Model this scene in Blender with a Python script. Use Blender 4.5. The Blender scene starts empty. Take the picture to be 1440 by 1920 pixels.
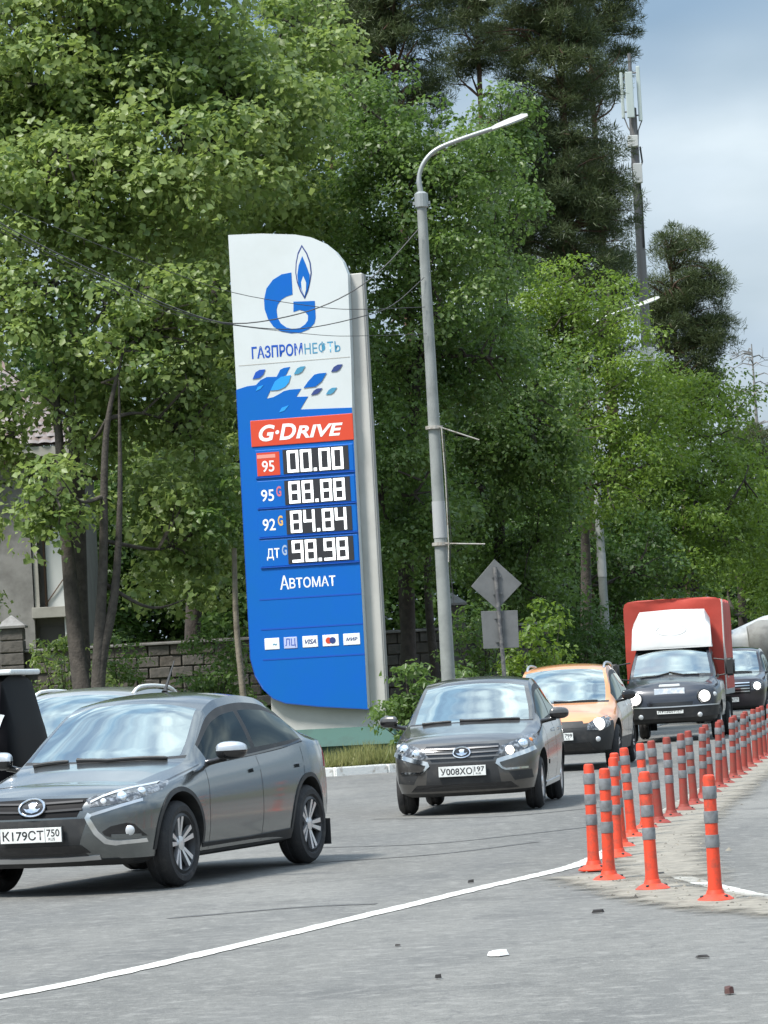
import bpy, bmesh, math, random
import numpy as np
from mathutils import Vector, Matrix
from mathutils.bvhtree import BVHTree
from mathutils.geometry import delaunay_2d_cdt

scene = bpy.context.scene
COL = scene.collection

# ------------------------------------------------------------------ camera
cam_data = bpy.data.cameras.new('camera')
cam = bpy.data.objects.new('camera', cam_data)
COL.objects.link(cam)
cam_data.sensor_fit = 'HORIZONTAL'
cam_data.sensor_width = 36.0
cam_data.lens = 166.4
cam_data.clip_start = 0.5
cam_data.clip_end = 3000.0
cam.location = (0, 0, 1.5)
cam.rotation_mode = 'QUATERNION'
cam.rotation_quaternion = (Matrix.Rotation(math.radians(92.74), 4, 'X') @ Matrix.Rotation(math.radians(-3.2), 4, 'Z')).to_quaternion()
scene.camera = cam
scene.render.resolution_x = 768
scene.render.resolution_y = 1024

# ------------------------------------------------------------------ sky, sun, exposure
SUN_AZ = math.radians(-128)      # direction the sun stands in, clockwise from +Y
SUN_EL = math.radians(58)
world = bpy.data.worlds.new('World')
scene.world = world
world.use_nodes = True
wn, wl = world.node_tree.nodes, world.node_tree.links
wn.clear()
w_out = wn.new('ShaderNodeOutputWorld')
bg = wn.new('ShaderNodeBackground')
bg.inputs['Strength'].default_value = 1.0
sky = wn.new('ShaderNodeTexSky')
sky.sky_type = 'NISHITA'
sky.sun_disc = False
sky.sun_elevation = SUN_EL
sky.sun_rotation = SUN_AZ
sky.air_density = 1.2
sky.dust_density = 1.5
sk = wn.new('ShaderNodeVectorMath'); sk.operation = 'SCALE'; sk.inputs['Scale'].default_value = 0.06
wl.new(sky.outputs[0], sk.inputs[0])
tc = wn.new('ShaderNodeTexCoord')
mp = wn.new('ShaderNodeMapping'); mp.inputs['Scale'].default_value = (1, 1, 2.1); mp.inputs['Location'].default_value = (0.31, 0.12, 0.45)
wl.new(tc.outputs['Generated'], mp.inputs[0])
cn = wn.new('ShaderNodeTexNoise'); cn.inputs['Scale'].default_value = 6.5; cn.inputs['Detail'].default_value = 7; cn.inputs['Roughness'].default_value = 0.5
wl.new(mp.outputs[0], cn.inputs['Vector'])
cn2 = wn.new('ShaderNodeTexNoise'); cn2.inputs['Scale'].default_value = 3.1; cn2.inputs['Detail'].default_value = 4
wl.new(mp.outputs[0], cn2.inputs['Vector'])
cr = wn.new('ShaderNodeValToRGB')          # cloud cover
cr.color_ramp.elements[0].position = 0.36; cr.color_ramp.elements[0].color = (0.30, 0.30, 0.30, 1)
cr.color_ramp.elements[1].position = 0.62; cr.color_ramp.elements[1].color = (1, 1, 1, 1)
wl.new(cn.outputs[0], cr.inputs[0])
cc = wn.new('ShaderNodeValToRGB')          # cloud tone: slate blue bellies to white tops
cc.color_ramp.elements[0].position = 0.40; cc.color_ramp.elements[0].color = (0.17, 0.255, 0.36, 1)
cc.color_ramp.elements[1].position = 0.63; cc.color_ramp.elements[1].color = (0.52, 0.585, 0.62, 1)
wl.new(cn2.outputs[0], cc.inputs[0])
mx = wn.new('ShaderNodeMix'); mx.data_type = 'RGBA'
wl.new(cr.outputs[0], mx.inputs[0]); wl.new(sk.outputs[0], mx.inputs[6]); wl.new(cc.outputs[0], mx.inputs[7])
# overcast luminance law: the cloud sheet is brighter overhead than at the horizon
sx = wn.new('ShaderNodeSeparateXYZ'); wl.new(tc.outputs['Generated'], sx.inputs[0])
el = wn.new('ShaderNodeMapRange'); el.inputs[1].default_value = 0.0; el.inputs[2].default_value = 1.0; el.inputs[3].default_value = 0.54; el.inputs[4].default_value = 1.9
wl.new(sx.outputs[2], el.inputs[0])
ov = wn.new('ShaderNodeVectorMath'); ov.operation = 'SCALE'
wl.new(mx.outputs[2], ov.inputs[0]); wl.new(el.outputs[0], ov.inputs['Scale'])
wl.new(ov.outputs[0], bg.inputs['Color']); wl.new(bg.outputs[0], w_out.inputs['Surface'])

sun_data = bpy.data.lights.new('sun', 'SUN')
sun_data.energy = 2.5
sun_data.angle = math.radians(11.0)
sun_data.color = (1.0, 0.96, 0.90)
sun = bpy.data.objects.new('sun', sun_data)
COL.objects.link(sun)
sd = Vector((math.sin(SUN_AZ) * math.cos(SUN_EL), math.cos(SUN_AZ) * math.cos(SUN_EL), math.sin(SUN_EL)))
sun.rotation_mode = 'QUATERNION'
sun.rotation_quaternion = sd.to_track_quat('Z', 'Y')
sun.location = (0, 0, 60)

scene.view_settings.view_transform = 'Standard'
scene.view_settings.look = 'None'
scene.view_settings.exposure = 1.25
scene.view_settings.gamma = 1.0
scene.view_settings.use_curve_mapping = False
scene.cycles.max_bounces = 8
scene.cycles.transparent_max_bounces = 16
scene.cycles.use_denoising = True

# ------------------------------------------------------------------ materials
MATS = {}

def pm(name, col, rough=0.5, metal=0.0, coat=0.0, emit=None, emit_s=0.0, vary=None, bump=None, spec=0.5, sheen=0.0):
    """Principled material; vary=(scale, colour2, low, high) mixes a second colour by noise, bump=(scale, strength)."""
    if name in MATS:
        return MATS[name]
    m = bpy.data.materials.new(name)
    m.use_nodes = True
    n, l = m.node_tree.nodes, m.node_tree.links
    b = n['Principled BSDF']
    b.inputs['Base Color'].default_value = (*col, 1)
    b.inputs['Roughness'].default_value = rough
    b.inputs['Metallic'].default_value = metal
    b.inputs['Coat Weight'].default_value = coat
    b.inputs['Coat Roughness'].default_value = 0.08
    b.inputs['Specular IOR Level'].default_value = spec
    if emit:
        b.inputs['Emission Color'].default_value = (*emit, 1)
        b.inputs['Emission Strength'].default_value = emit_s
    if vary or bump:
        t = n.new('ShaderNodeTexCoord')
    if vary:
        sc, c2, lo, hi = vary
        nz = n.new('ShaderNodeTexNoise'); nz.inputs['Scale'].default_value = sc; nz.inputs['Detail'].default_value = 6
        nz.inputs['Roughness'].default_value = 0.62
        l.new(t.outputs['Object'], nz.inputs['Vector'])
        r = n.new('ShaderNodeMapRange'); r.inputs[1].default_value = lo; r.inputs[2].default_value = hi
        l.new(nz.outputs[0], r.inputs[0])
        mix = n.new('ShaderNodeMix'); mix.data_type = 'RGBA'
        mix.inputs[6].default_value = (*col, 1); mix.inputs[7].default_value = (*c2, 1)
        l.new(r.outputs[0], mix.inputs[0]); l.new(mix.outputs[2], b.inputs['Base Color'])
    if bump:
        bz = n.new('ShaderNodeTexNoise'); bz.inputs['Scale'].default_value = bump[0]; bz.inputs['Detail'].default_value = 5
        l.new(t.outputs['Object'], bz.inputs['Vector'])
        bp = n.new('ShaderNodeBump'); bp.inputs['Strength'].default_value = bump[1]; bp.inputs['Distance'].default_value = 0.02
        l.new(bz.outputs[0], bp.inputs['Height']); l.new(bp.outputs[0], b.inputs['Normal'])
    MATS[name] = m
    return m

def leaf_mat(name, c1, c2, transl=0.4, tcol=None, gloss=0.35):
    m = bpy.data.materials.new(name); m.use_nodes = True
    n, l = m.node_tree.nodes, m.node_tree.links
    b = n['Principled BSDF']; out = n['Material Output']
    geo = n.new('ShaderNodeNewGeometry')
    t = n.new('ShaderNodeTexCoord')
    nz = n.new('ShaderNodeTexNoise'); nz.inputs['Scale'].default_value = 0.55; nz.inputs['Detail'].default_value = 2
    l.new(t.outputs['Object'], nz.inputs['Vector'])
    ad = n.new('ShaderNodeMath'); ad.operation = 'MULTIPLY_ADD'; ad.inputs[1].default_value = 0.65
    l.new(geo.outputs['Random Per Island'], ad.inputs[0])
    ml = n.new('ShaderNodeMath'); ml.operation = 'MULTIPLY_ADD'; ml.inputs[1].default_value = 1.4; ml.inputs[2].default_value = -0.52
    l.new(nz.outputs[0], ml.inputs[0]); l.new(ml.outputs[0], ad.inputs[2])
    mix = n.new('ShaderNodeMix'); mix.data_type = 'RGBA'; mix.clamp_factor = True
    mix.inputs[6].default_value = (*c1, 1); mix.inputs[7].default_value = (*c2, 1)
    l.new(ad.outputs[0], mix.inputs[0]); l.new(mix.outputs[2], b.inputs['Base Color'])
    b.inputs['Roughness'].default_value = 0.42
    b.inputs['Specular IOR Level'].default_value = gloss
    tr = n.new('ShaderNodeBsdfTranslucent')
    hs = n.new('ShaderNodeMix'); hs.data_type = 'RGBA'; hs.inputs[0].default_value = 0.5
    l.new(mix.outputs[2], hs.inputs[6]); hs.inputs[7].default_value = (*(tcol or c2), 1)
    l.new(hs.outputs[2], tr.inputs['Color'])
    ms = n.new('ShaderNodeMixShader'); ms.inputs[0].default_value = transl
    l.new(b.outputs[0], ms.inputs[1]); l.new(tr.outputs[0], ms.inputs[2]); l.new(ms.outputs[0], out.inputs['Surface'])
    MATS[name] = m
    return m

def glass_mat(name, tint, refl=0.12, ior=1.55, gain=1.9):
    m = bpy.data.materials.new(name); m.use_nodes = True
    n, l = m.node_tree.nodes, m.node_tree.links
    out = n['Material Output']; n.remove(n['Principled BSDF'])
    tr = n.new('ShaderNodeBsdfTransparent'); tr.inputs[0].default_value = (*tint, 1)
    gl = n.new('ShaderNodeBsdfGlossy'); gl.inputs['Roughness'].default_value = 0.02
    gl.inputs[0].default_value = (0.90, 0.99, 0.95, 1)
    fr = n.new('ShaderNodeFresnel'); fr.inputs[0].default_value = ior
    ad = n.new('ShaderNodeMath'); ad.operation = 'MULTIPLY_ADD'; ad.inputs[1].default_value = gain; ad.inputs[2].default_value = refl; ad.use_clamp = True
    l.new(fr.outputs[0], ad.inputs[0])
    ms = n.new('ShaderNodeMixShader')
    l.new(ad.outputs[0], ms.inputs[0]); l.new(tr.outputs[0], ms.inputs[1]); l.new(gl.outputs[0], ms.inputs[2])
    l.new(ms.outputs[0], out.inputs['Surface'])
    MATS[name] = m
    return m

# ------------------------------------------------------------------ object helpers
def link(o, parent=None):
    COL.objects.link(o)
    if parent is not None:
        o.parent = parent
    return o

def tag(o, label, cat, group=None, kind=None):
    o['label'] = label
    if cat: o['category'] = cat
    if group: o['group'] = group
    if kind: o['kind'] = kind
    return o

def structure(o, label=None):
    o['kind'] = 'structure'
    if label: o['label'] = label
    return o

def empty(name, loc=(0, 0, 0), rz=0.0):
    o = bpy.data.objects.new(name, None)
    o.empty_display_size = 0.2
    COL.objects.link(o)
    o.location = loc; o.rotation_euler = (0, 0, rz)
    return o

class MB:
    """collects shapes; build() links them as one mesh object"""
    def __init__(self):
        self.v = []; self.f = []
    def add(self, vs, fs):
        o = len(self.v)
        self.v.extend([tuple(p) for p in vs]); self.f.extend([tuple(i + o for i in f) for f in fs])
        return self
    def box(self, x0, x1, y0, y1, z0, z1):
        return self.add([(x0, y0, z0), (x1, y0, z0), (x1, y1, z0), (x0, y1, z0), (x0, y0, z1), (x1, y0, z1), (x1, y1, z1), (x0, y1, z1)],
                        [(3, 2, 1, 0), (4, 5, 6, 7), (0, 1, 5, 4), (1, 2, 6, 5), (2, 3, 7, 6), (3, 0, 4, 7)])
    def cbox(self, c, s, m=None):
        vs = [Vector((sx * s[0] / 2, sy * s[1] / 2, sz * s[2] / 2)) for sz in (-1, 1) for sx, sy in ((-1, -1), (1, -1), (1, 1), (-1, 1))]
        if m is not None: vs = [m @ p for p in vs]
        vs = [p + Vector(c) for p in vs]
        return self.add(vs, [(3, 2, 1, 0), (4, 5, 6, 7), (0, 1, 5, 4), (1, 2, 6, 5), (2, 3, 7, 6), (3, 0, 4, 7)])
    def tube(self, path, radii, n=8, cap=True):
        path = [Vector(p) for p in path]
        if not hasattr(radii, '__len__'): radii = [radii] * len(path)
        rings = []; prev = None
        for i, p in enumerate(path):
            t = (path[min(i + 1, len(path) - 1)] - path[max(i - 1, 0)])
            t = t.normalized() if t.length > 1e-9 else Vector((0, 0, 1))
            if prev is None:
                a = t.orthogonal().normalized()
            else:
                a = (prev - t * prev.dot(t)); a = a.normalized() if a.length > 1e-6 else t.orthogonal().normalized()
            prev = a; b = t.cross(a)
            rings.append([p + (a * math.cos(2 * math.pi * k / n) + b * math.sin(2 * math.pi * k / n)) * radii[i] for k in range(n)])
        vs = [q for r in rings for q in r]; fs = []
        for i in range(len(path) - 1):
            for k in range(n):
                k2 = (k + 1) % n
                fs.append((i * n + k, i * n + k2, (i + 1) * n + k2, (i + 1) * n + k))
        if cap:
            fs.append(tuple(range(n))[::-1]); fs.append(tuple((len(path) - 1) * n + k for k in range(n)))
        return self.add(vs, fs)
    def lathe(self, prof, n=24, axis='Z', c=(0, 0, 0), closed=False):
        """prof: list of (radius, height along axis)"""
        vs = []; fs = []
        for r, h in prof:
            for k in range(n):
                a = 2 * math.pi * k / n
                p = (r * math.cos(a), r * math.sin(a), h)
                if axis == 'Y': p = (p[0], p[2], p[1])
                elif axis == 'X': p = (p[2], p[0], p[1])
                vs.append((p[0] + c[0], p[1] + c[1], p[2] + c[2]))
        m = len(prof)
        for i in range(m - 1 if not closed else m):
            for k in range(n):
                k2 = (k + 1) % n; j = (i + 1) % m
                fs.append((i * n + k, i * n + k2, j * n + k2, j * n + k))
        if not closed:
            fs.append(tuple(range(n))[::-1]); fs.append(tuple((m - 1) * n + k for k in range(n)))
        return self.add(vs, fs)
    def prism(self, poly, d0, d1, plane='XZ'):
        """extrude 2-D polygon; plane XZ: depth along Y from d0 to d1"""
        n = len(poly)
        def P(a, b, d):
            return (a, d, b) if plane == 'XZ' else ((a, b, d) if plane == 'XY' else (d, a, b))
        vs = [P(a, b, d0) for a, b in poly] + [P(a, b, d1) for a, b in poly]
        fs = [tuple(range(n)), tuple(range(2 * n - 1, n - 1, -1))]
        for i in range(n):
            j = (i + 1) % n
            fs.append((i, i + n, j + n, j))
        return self.add(vs, fs)
    def mesh(self, name):
        me = bpy.data.meshes.new(name)
        me.from_pydata(self.v, [], self.f)
        bm = bmesh.new(); bm.from_mesh(me)
        bmesh.ops.recalc_face_normals(bm, faces=bm.faces)
        bm.to_mesh(me); bm.free()
        return me
    def build(self, name, mat, parent=None, smooth=None, bevel=0.0, seg=2):
        me = self.mesh(name)
        if bevel > 0:
            bm = bmesh.new(); bm.from_mesh(me)
            es = [e for e in bm.edges if len(e.link_faces) == 2 and e.calc_face_angle(0) > 0.6]
            bmesh.ops.bevel(bm, geom=es, offset=bevel, segments=seg, affect='EDGES', profile=0.5, clamp_overlap=True)
            bm.to_mesh(me); bm.free()
        me.materials.append(mat)
        if smooth is not None:
            me.shade_smooth()
            me.set_sharp_from_angle(angle=math.radians(smooth))
        return link(bpy.data.objects.new(name, me), parent)

def np_mesh(name, verts, faces, mat, parent=None):
    """verts (N,3) float array, faces (M,3|4) int array"""
    me = bpy.data.meshes.new(name)
    k = faces.shape[1]; m = len(faces)
    me.vertices.add(len(verts)); me.vertices.foreach_set('co', np.ascontiguousarray(verts, dtype=np.float32).ravel())
    me.loops.add(m * k); me.loops.foreach_set('vertex_index', np.ascontiguousarray(faces, dtype=np.int32).ravel())
    me.polygons.add(m); me.polygons.foreach_set('loop_start', np.arange(0, m * k, k, dtype=np.int32))
    me.update(calc_edges=True)
    me.materials.append(mat)
    return link(bpy.data.objects.new(name, me), parent)

def text_obj(name, s, mat, parent, x0, x1, z0, z1, y, bold=0.0, shear=0.0, depth=0.004):
    """lettering fitted into the box x0..x1, z0..z1 on the local plane y, facing -Y"""
    cu = bpy.data.curves.new(name, 'FONT'); cu.body = s; cu.size = 1.0; cu.offset = bold; cu.shear = shear
    cu.extrude = 0.0; cu.fill_mode = 'FRONT'; cu.resolution_u = 4
    ob = bpy.data.objects.new(name, cu); COL.objects.link(ob)
    dg = bpy.context.evaluated_depsgraph_get()
    me = bpy.data.meshes.new_from_object(ob.evaluated_get(dg))
    bpy.data.objects.remove(ob); bpy.data.curves.remove(cu)
    co = np.zeros(len(me.vertices) * 3, dtype=np.float32); me.vertices.foreach_get('co', co); co = co.reshape(-1, 3)
    lo, hi = co.min(0), co.max(0)
    out = np.zeros_like(co)
    out[:, 0] = x0 + (co[:, 0] - lo[0]) / (hi[0] - lo[0]) * (x1 - x0)
    out[:, 2] = z0 + (co[:, 1] - lo[1]) / (hi[1] - lo[1]) * (z1 - z0)
    out[:, 1] = y
    me.vertices.foreach_set('co', out.ravel()); me.update()
    me.materials.clear(); me.materials.append(mat)
    for p in me.polygons: p.material_index = 0
    return link(bpy.data.objects.new(name, me), parent)

def pchip(pts, xq):
    pts = np.array(pts, float); x, y = pts[:, 0], pts[:, 1]; xq = np.asarray(xq, float)
    h = np.diff(x); d = np.diff(y) / h; m = np.zeros(len(x))
    if len(x) > 2:
        w1 = 2 * h[1:] + h[:-1]; w2 = h[1:] + 2 * h[:-1]
        ok = d[:-1] * d[1:] > 0
        with np.errstate(divide='ignore', invalid='ignore'):
            hm = (w1 + w2) / (w1 / d[:-1] + w2 / d[1:])
        m[1:-1] = np.where(ok, hm, 0)
    m[0], m[-1] = d[0], d[-1]
    xc = np.clip(xq, x[0], x[-1])
    i = np.clip(np.searchsorted(x, xc) - 1, 0, len(x) - 2)
    t = (xc - x[i]) / h[i]
    return ((1 + 2 * t) * (1 - t) ** 2 * y[i] + t * (1 - t) ** 2 * h[i] * m[i] + t * t * (3 - 2 * t) * y[i + 1] + t * t * (t - 1) * h[i] * m[i + 1])

def smooth_path(pts, n=8):
    """Catmull-Rom through the points"""
    P = [np.array(p, float) for p in pts]; P = [2 * P[0] - P[1]] + P + [2 * P[-1] - P[-2]]
    out = []
    for i in range(1, len(P) - 2):
        for k in range(n):
            t = k / n
            out.append(0.5 * (2 * P[i] + (P[i + 1] - P[i - 1]) * t + (2 * P[i - 1] - 5 * P[i] + 4 * P[i + 1] - P[i + 2]) * t * t
                              + (3 * P[i] - P[i - 1] - 3 * P[i + 1] + P[i + 2]) * t ** 3))
    out.append(P[-2])
    return out
# ================================================================== the setting: ground, road, kerb, verge
def asphalt_mat():
    m = bpy.data.materials.new('asphalt'); m.use_nodes = True
    n, l = m.node_tree.nodes, m.node_tree.links
    b = n['Principled BSDF']
    t = n.new('ShaderNodeTexCoord')
    def noise(scale, det=4, rough=0.6, vec=None):
        z = n.new('ShaderNodeTexNoise'); z.inputs['Scale'].default_value = scale; z.inputs['Detail'].default_value = det; z.inputs['Roughness'].default_value = rough
        l.new(vec or t.outputs['Object'], z.inputs['Vector']); return z
    def mixc(fac, a, c, lo, hi):
        r = n.new('ShaderNodeMapRange'); r.inputs[1].default_value = lo; r.inputs[2].default_value = hi
        l.new(fac, r.inputs[0])
        x = n.new('ShaderNodeMix'); x.data_type = 'RGBA'
        l.new(r.outputs[0], x.inputs[0])
        if isinstance(a, tuple): x.inputs[6].default_value = (*a, 1)
        else: l.new(a, x.inputs[6])
        x.inputs[7].default_value = (*c, 1)
        return x.outputs[2]
    mpv = n.new('ShaderNodeMapping'); mpv.inputs['Rotation'].default_value = (0, 0, math.radians(-17)); mpv.inputs['Scale'].default_value = (1, 0.16, 1)
    l.new(t.outputs['Object'], mpv.inputs[0])
    big = noise(0.35, 5, 0.55, mpv.outputs[0])          # long worn lanes
    patch = noise(0.9, 6, 0.6)
    grit = noise(34, 3, 0.7)
    fine = noise(95, 2, 0.7)
    c = mixc(big.outputs[0], (0.112, 0.112, 0.104), (0.192, 0.190, 0.175), 0.36, 0.64)
    c = mixc(patch.outputs[0], c, (0.092, 0.092, 0.087), 0.50, 0.74)
    c = mixc(grit.outputs[0], c, (0.33, 0.325, 0.305), 0.56, 0.80)
    c = mixc(fine.outputs[0], c, (0.045, 0.046, 0.045), 0.53, 0.78)
    track = n.new('ShaderNodeTexWave'); track.wave_type = 'BANDS'; track.bands_direction = 'X'; track.inputs['Scale'].default_value = 0.17; track.inputs['Distortion'].default_value = 2.2; track.inputs['Detail'].default_value = 3
    mpt = n.new('ShaderNodeMapping'); mpt.inputs['Rotation'].default_value = (0, 0, math.radians(14)); l.new(t.outputs['Object'], mpt.inputs[0]); l.new(mpt.outputs[0], track.inputs['Vector'])
    c = mixc(track.outputs['Fac'], c, (0.10, 0.102, 0.10), 0.55, 1.9)      # polished wheel tracks
    oil = noise(0.55, 3, 0.5)
    c = mixc(oil.outputs[0], c, (0.075, 0.076, 0.078), 0.66, 0.82)          # oil and tar stains
    crk = n.new('ShaderNodeTexVoronoi'); crk.feature = 'DISTANCE_TO_EDGE'; crk.inputs['Scale'].default_value = 0.42
    wz = noise(1.6, 5, 0.6); wv = n.new('ShaderNodeVectorMath'); wv.operation = 'MULTIPLY_ADD'; wv.inputs[1].default_value = (0.9, 0.9, 0.9)
    l.new(wz.outputs['Color'], wv.inputs[0]); l.new(t.outputs['Object'], wv.inputs[2]); l.new(wv.outputs[0], crk.inputs['Vector'])
    ci = n.new('ShaderNodeMath'); ci.operation = 'SUBTRACT'; ci.inputs[0].default_value = 1.0; l.new(crk.outputs['Distance'], ci.inputs[1])
    c = mixc(ci.outputs[0], c, (0.09, 0.09, 0.088), 0.992, 1.004)            # hairline cracks
    mid = noise(6.5, 6, 0.72)
    c = mixc(mid.outputs[0], c, (0.235, 0.232, 0.215), 0.50, 0.72)          # coarse stone showing through
    mid2 = noise(11, 5, 0.7)
    c = mixc(mid2.outputs[0], c, (0.070, 0.070, 0.067), 0.53, 0.78)
    vor = n.new('ShaderNodeTexVoronoi'); vor.inputs['Scale'].default_value = 7
    l.new(t.outputs['Object'], vor.inputs['Vector'])
    inv = n.new('ShaderNodeMath'); inv.operation = 'SUBTRACT'; inv.inputs[0].default_value = 1.0
    l.new(vor.outputs['Distance'], inv.inputs[1])
    c = mixc(inv.outputs[0], c, (0.06, 0.058, 0.055), 0.945, 0.985)   # scattered dark specks
    l.new(c, b.inputs['Base Color'])
    b.inputs['Roughness'].default_value = 0.85
    bp = n.new('ShaderNodeBump'); bp.inputs['Strength'].default_value = 0.5; bp.inputs['Distance'].default_value = 0.01
    l.new(fine.outputs[0], bp.inputs['Height']); l.new(bp.outputs[0], b.inputs['Normal'])
    return m

def worn_mat(name, col, col2, scale, lo, hi, rough=0.8):
    """paint or sand that breaks up: attribute 'edge' (0 at the rim) plus noise opens holes in the sheet"""
    m = bpy.data.materials.new(name); m.use_nodes = True
    n, l = m.node_tree.nodes, m.node_tree.links
    b = n['Principled BSDF']; out = n['Material Output']
    t = n.new('ShaderNodeTexCoord')
    z = n.new('ShaderNodeTexNoise'); z.inputs['Scale'].default_value = scale; z.inputs['Detail'].default_value = 7; z.inputs['Roughness'].default_value = 0.7
    l.new(t.outputs['Object'], z.inputs['Vector'])
    z2 = n.new('ShaderNodeTexNoise'); z2.inputs['Scale'].default_value = scale * 2.3; z2.inputs['Detail'].default_value = 5; z2.inputs['Roughness'].default_value = 0.75
    l.new(t.outputs['Object'], z2.inputs['Vector'])
    r = n.new('ShaderNodeMapRange'); r.inputs[1].default_value = 0.35; r.inputs[2].default_value = 0.68
    l.new(z2.outputs[0], r.inputs[0])
    x = n.new('ShaderNodeMix'); x.data_type = 'RGBA'; x.inputs[6].default_value = (*col, 1); x.inputs[7].default_value = (*col2, 1)
    l.new(r.outputs[0], x.inputs[0]); l.new(x.outputs[2], b.inputs['Base Color'])
    b.inputs['Roughness'].default_value = rough
    at_ = n.new('ShaderNodeAttribute'); at_.attribute_name = 'edge'
    ad = n.new('ShaderNodeMath'); ad.operation = 'ADD'; l.new(at_.outputs['Fac'], ad.inputs[0]); l.new(z.outputs[0], ad.inputs[1])
    rr = n.new('ShaderNodeMapRange'); rr.inputs[1].default_value = lo; rr.inputs[2].default_value = hi
    l.new(ad.outputs[0], rr.inputs[0])
    tr = n.new('ShaderNodeBsdfTransparent'); ms = n.new('ShaderNodeMixShader')
    l.new(rr.outputs[0], ms.inputs[0]); l.new(tr.outputs[0], ms.inputs[1]); l.new(b.outputs[0], ms.inputs[2])
    l.new(ms.outputs[0], out.inputs['Surface'])
    bp = n.new('ShaderNodeBump'); bp.inputs['Strength'].default_value = 0.5; bp.inputs['Distance'].default_value = 0.01
    l.new(z2.outputs[0], bp.inputs['Height']); l.new(bp.outputs[0], b.inputs['Normal'])
    MATS[name] = m
    return m

soil = pm('soil', (0.10, 0.09, 0.06), 0.95, vary=(1.3, (0.075, 0.10, 0.035), 0.4, 0.6), bump=(9, 0.6))
g = MB(); g.add([(-900, -200, -0.03), (900, -200, -0.03), (900, 2200, -0.03), (-900, 2200, -0.03)], [(0, 1, 2, 3)])
structure(g.build('ground', soil), 'dark soil ground reaching to the horizon')

# kerb line: rounded corner of the station entrance, then along the road
KERB = [(-70, 70), (-40, 63.5), (-20, 60.3), (-8, 58.9), (-3, 58.5), (-1.28, 58.56), (-0.11, 59.1), (1.1, 60.1), (2.1, 62.0), (2.8, 65.0), (3.35, 68.5), (8.1, 100), (15.6, 150), (38.3, 300)]
kerb_path = [np.array(p) for p in smooth_path(KERB, 10)]
road_b = MB()
right_edge = [(12.0, -30), (12.0, 18), (12.5, 40), (17.5, 75), (28.7, 150), (51.4, 300)]
poly = [(-70, -30), (12, -30)] + right_edge[1:] + [(p[0], p[1]) for p in kerb_path[::-1]]
road_b.add([(x, y, 0.0) for x, y in poly], [tuple(range(len(poly)))])
structure(road_b.build('road', asphalt_mat()), 'worn grey asphalt road curving between kerb and bollards')

verge_mat = pm('verge_soil', (0.105, 0.095, 0.06), 0.95, vary=(2.2, (0.07, 0.095, 0.03), 0.38, 0.6), bump=(14, 0.6))
vb = MB()
vp = []
for i, p in enumerate(kerb_path):
    a, b_ = kerb_path[max(i - 1, 0)], kerb_path[min(i + 1, len(kerb_path) - 1)]
    t = (b_ - a) / np.linalg.norm(b_ - a); nrm = np.array([-t[1], t[0]])
    vp.append(p + nrm * 0.16)
far = [(30, 420), (-140, 420), (-140, 80)]
pp = [(p[0], p[1]) for p in vp] + far
vb.add([(x, y, 0.11) for x, y in pp], [tuple(range(len(pp)))])
structure(vb.build('verge', verge_mat), 'raised earth verge behind the kerb under the trees')
# far-side verge right of the road
fb_ = MB(); fp = right_edge + [(160, 300), (160, -30)]
fb_.add([(x, y, 0.06) for x, y in fp], [tuple(range(len(fp)))])
structure(fb_.build('roadside', verge_mat), 'grassy earth beyond the far edge of the road')

kerb_mat = pm('kerb_paint', (0.74, 0.75, 0.72), 0.75, vary=(7, (0.36, 0.33, 0.28), 0.55, 0.75), bump=(30, 0.3))
kerb = empty('kerb'); structure(kerb, 'white painted kerb stones rounding the verge corner')
# one-metre stones laid along the line
cum = [0.0]
for i in range(1, len(kerb_path)): cum.append(cum[-1] + float(np.linalg.norm(kerb_path[i] - kerb_path[i - 1])))
cum = np.array(cum); KX = np.array([p[0] for p in kerb_path]); KY = np.array([p[1] for p in kerb_path])
kmb = MB(); kmb.box(-0.495, 0.495, 0.0, 0.15, -0.05, 0.14)
kme = kmb.mesh('kerb_stone')
bm = bmesh.new(); bm.from_mesh(kme)
bmesh.ops.bevel(bm, geom=[e for e in bm.edges], offset=0.018, segments=2, affect='EDGES'); bm.to_mesh(kme); bm.free()
kme.materials.append(kerb_mat)
s = 0.0; rk = random.Random(4); n_k = 0
while s < cum[-1] - 1:
    sm = s + 0.5
    x = np.interp(sm, cum, KX); y = np.interp(sm, cum, KY)
    x2 = np.interp(sm + 0.3, cum, KX); y2 = np.interp(sm + 0.3, cum, KY)
    if -14 < x < 19 and y < 160:
        o = link(bpy.data.objects.new('kerb_stone', kme), kerb)
        o.location = (x, y, rk.uniform(-0.012, 0.006)); o.rotation_euler = (rk.uniform(-.02, .02), 0, math.atan2(y2 - y, x2 - x) + rk.uniform(-.012, .012))
        n_k += 1
    s += 1.0

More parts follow.
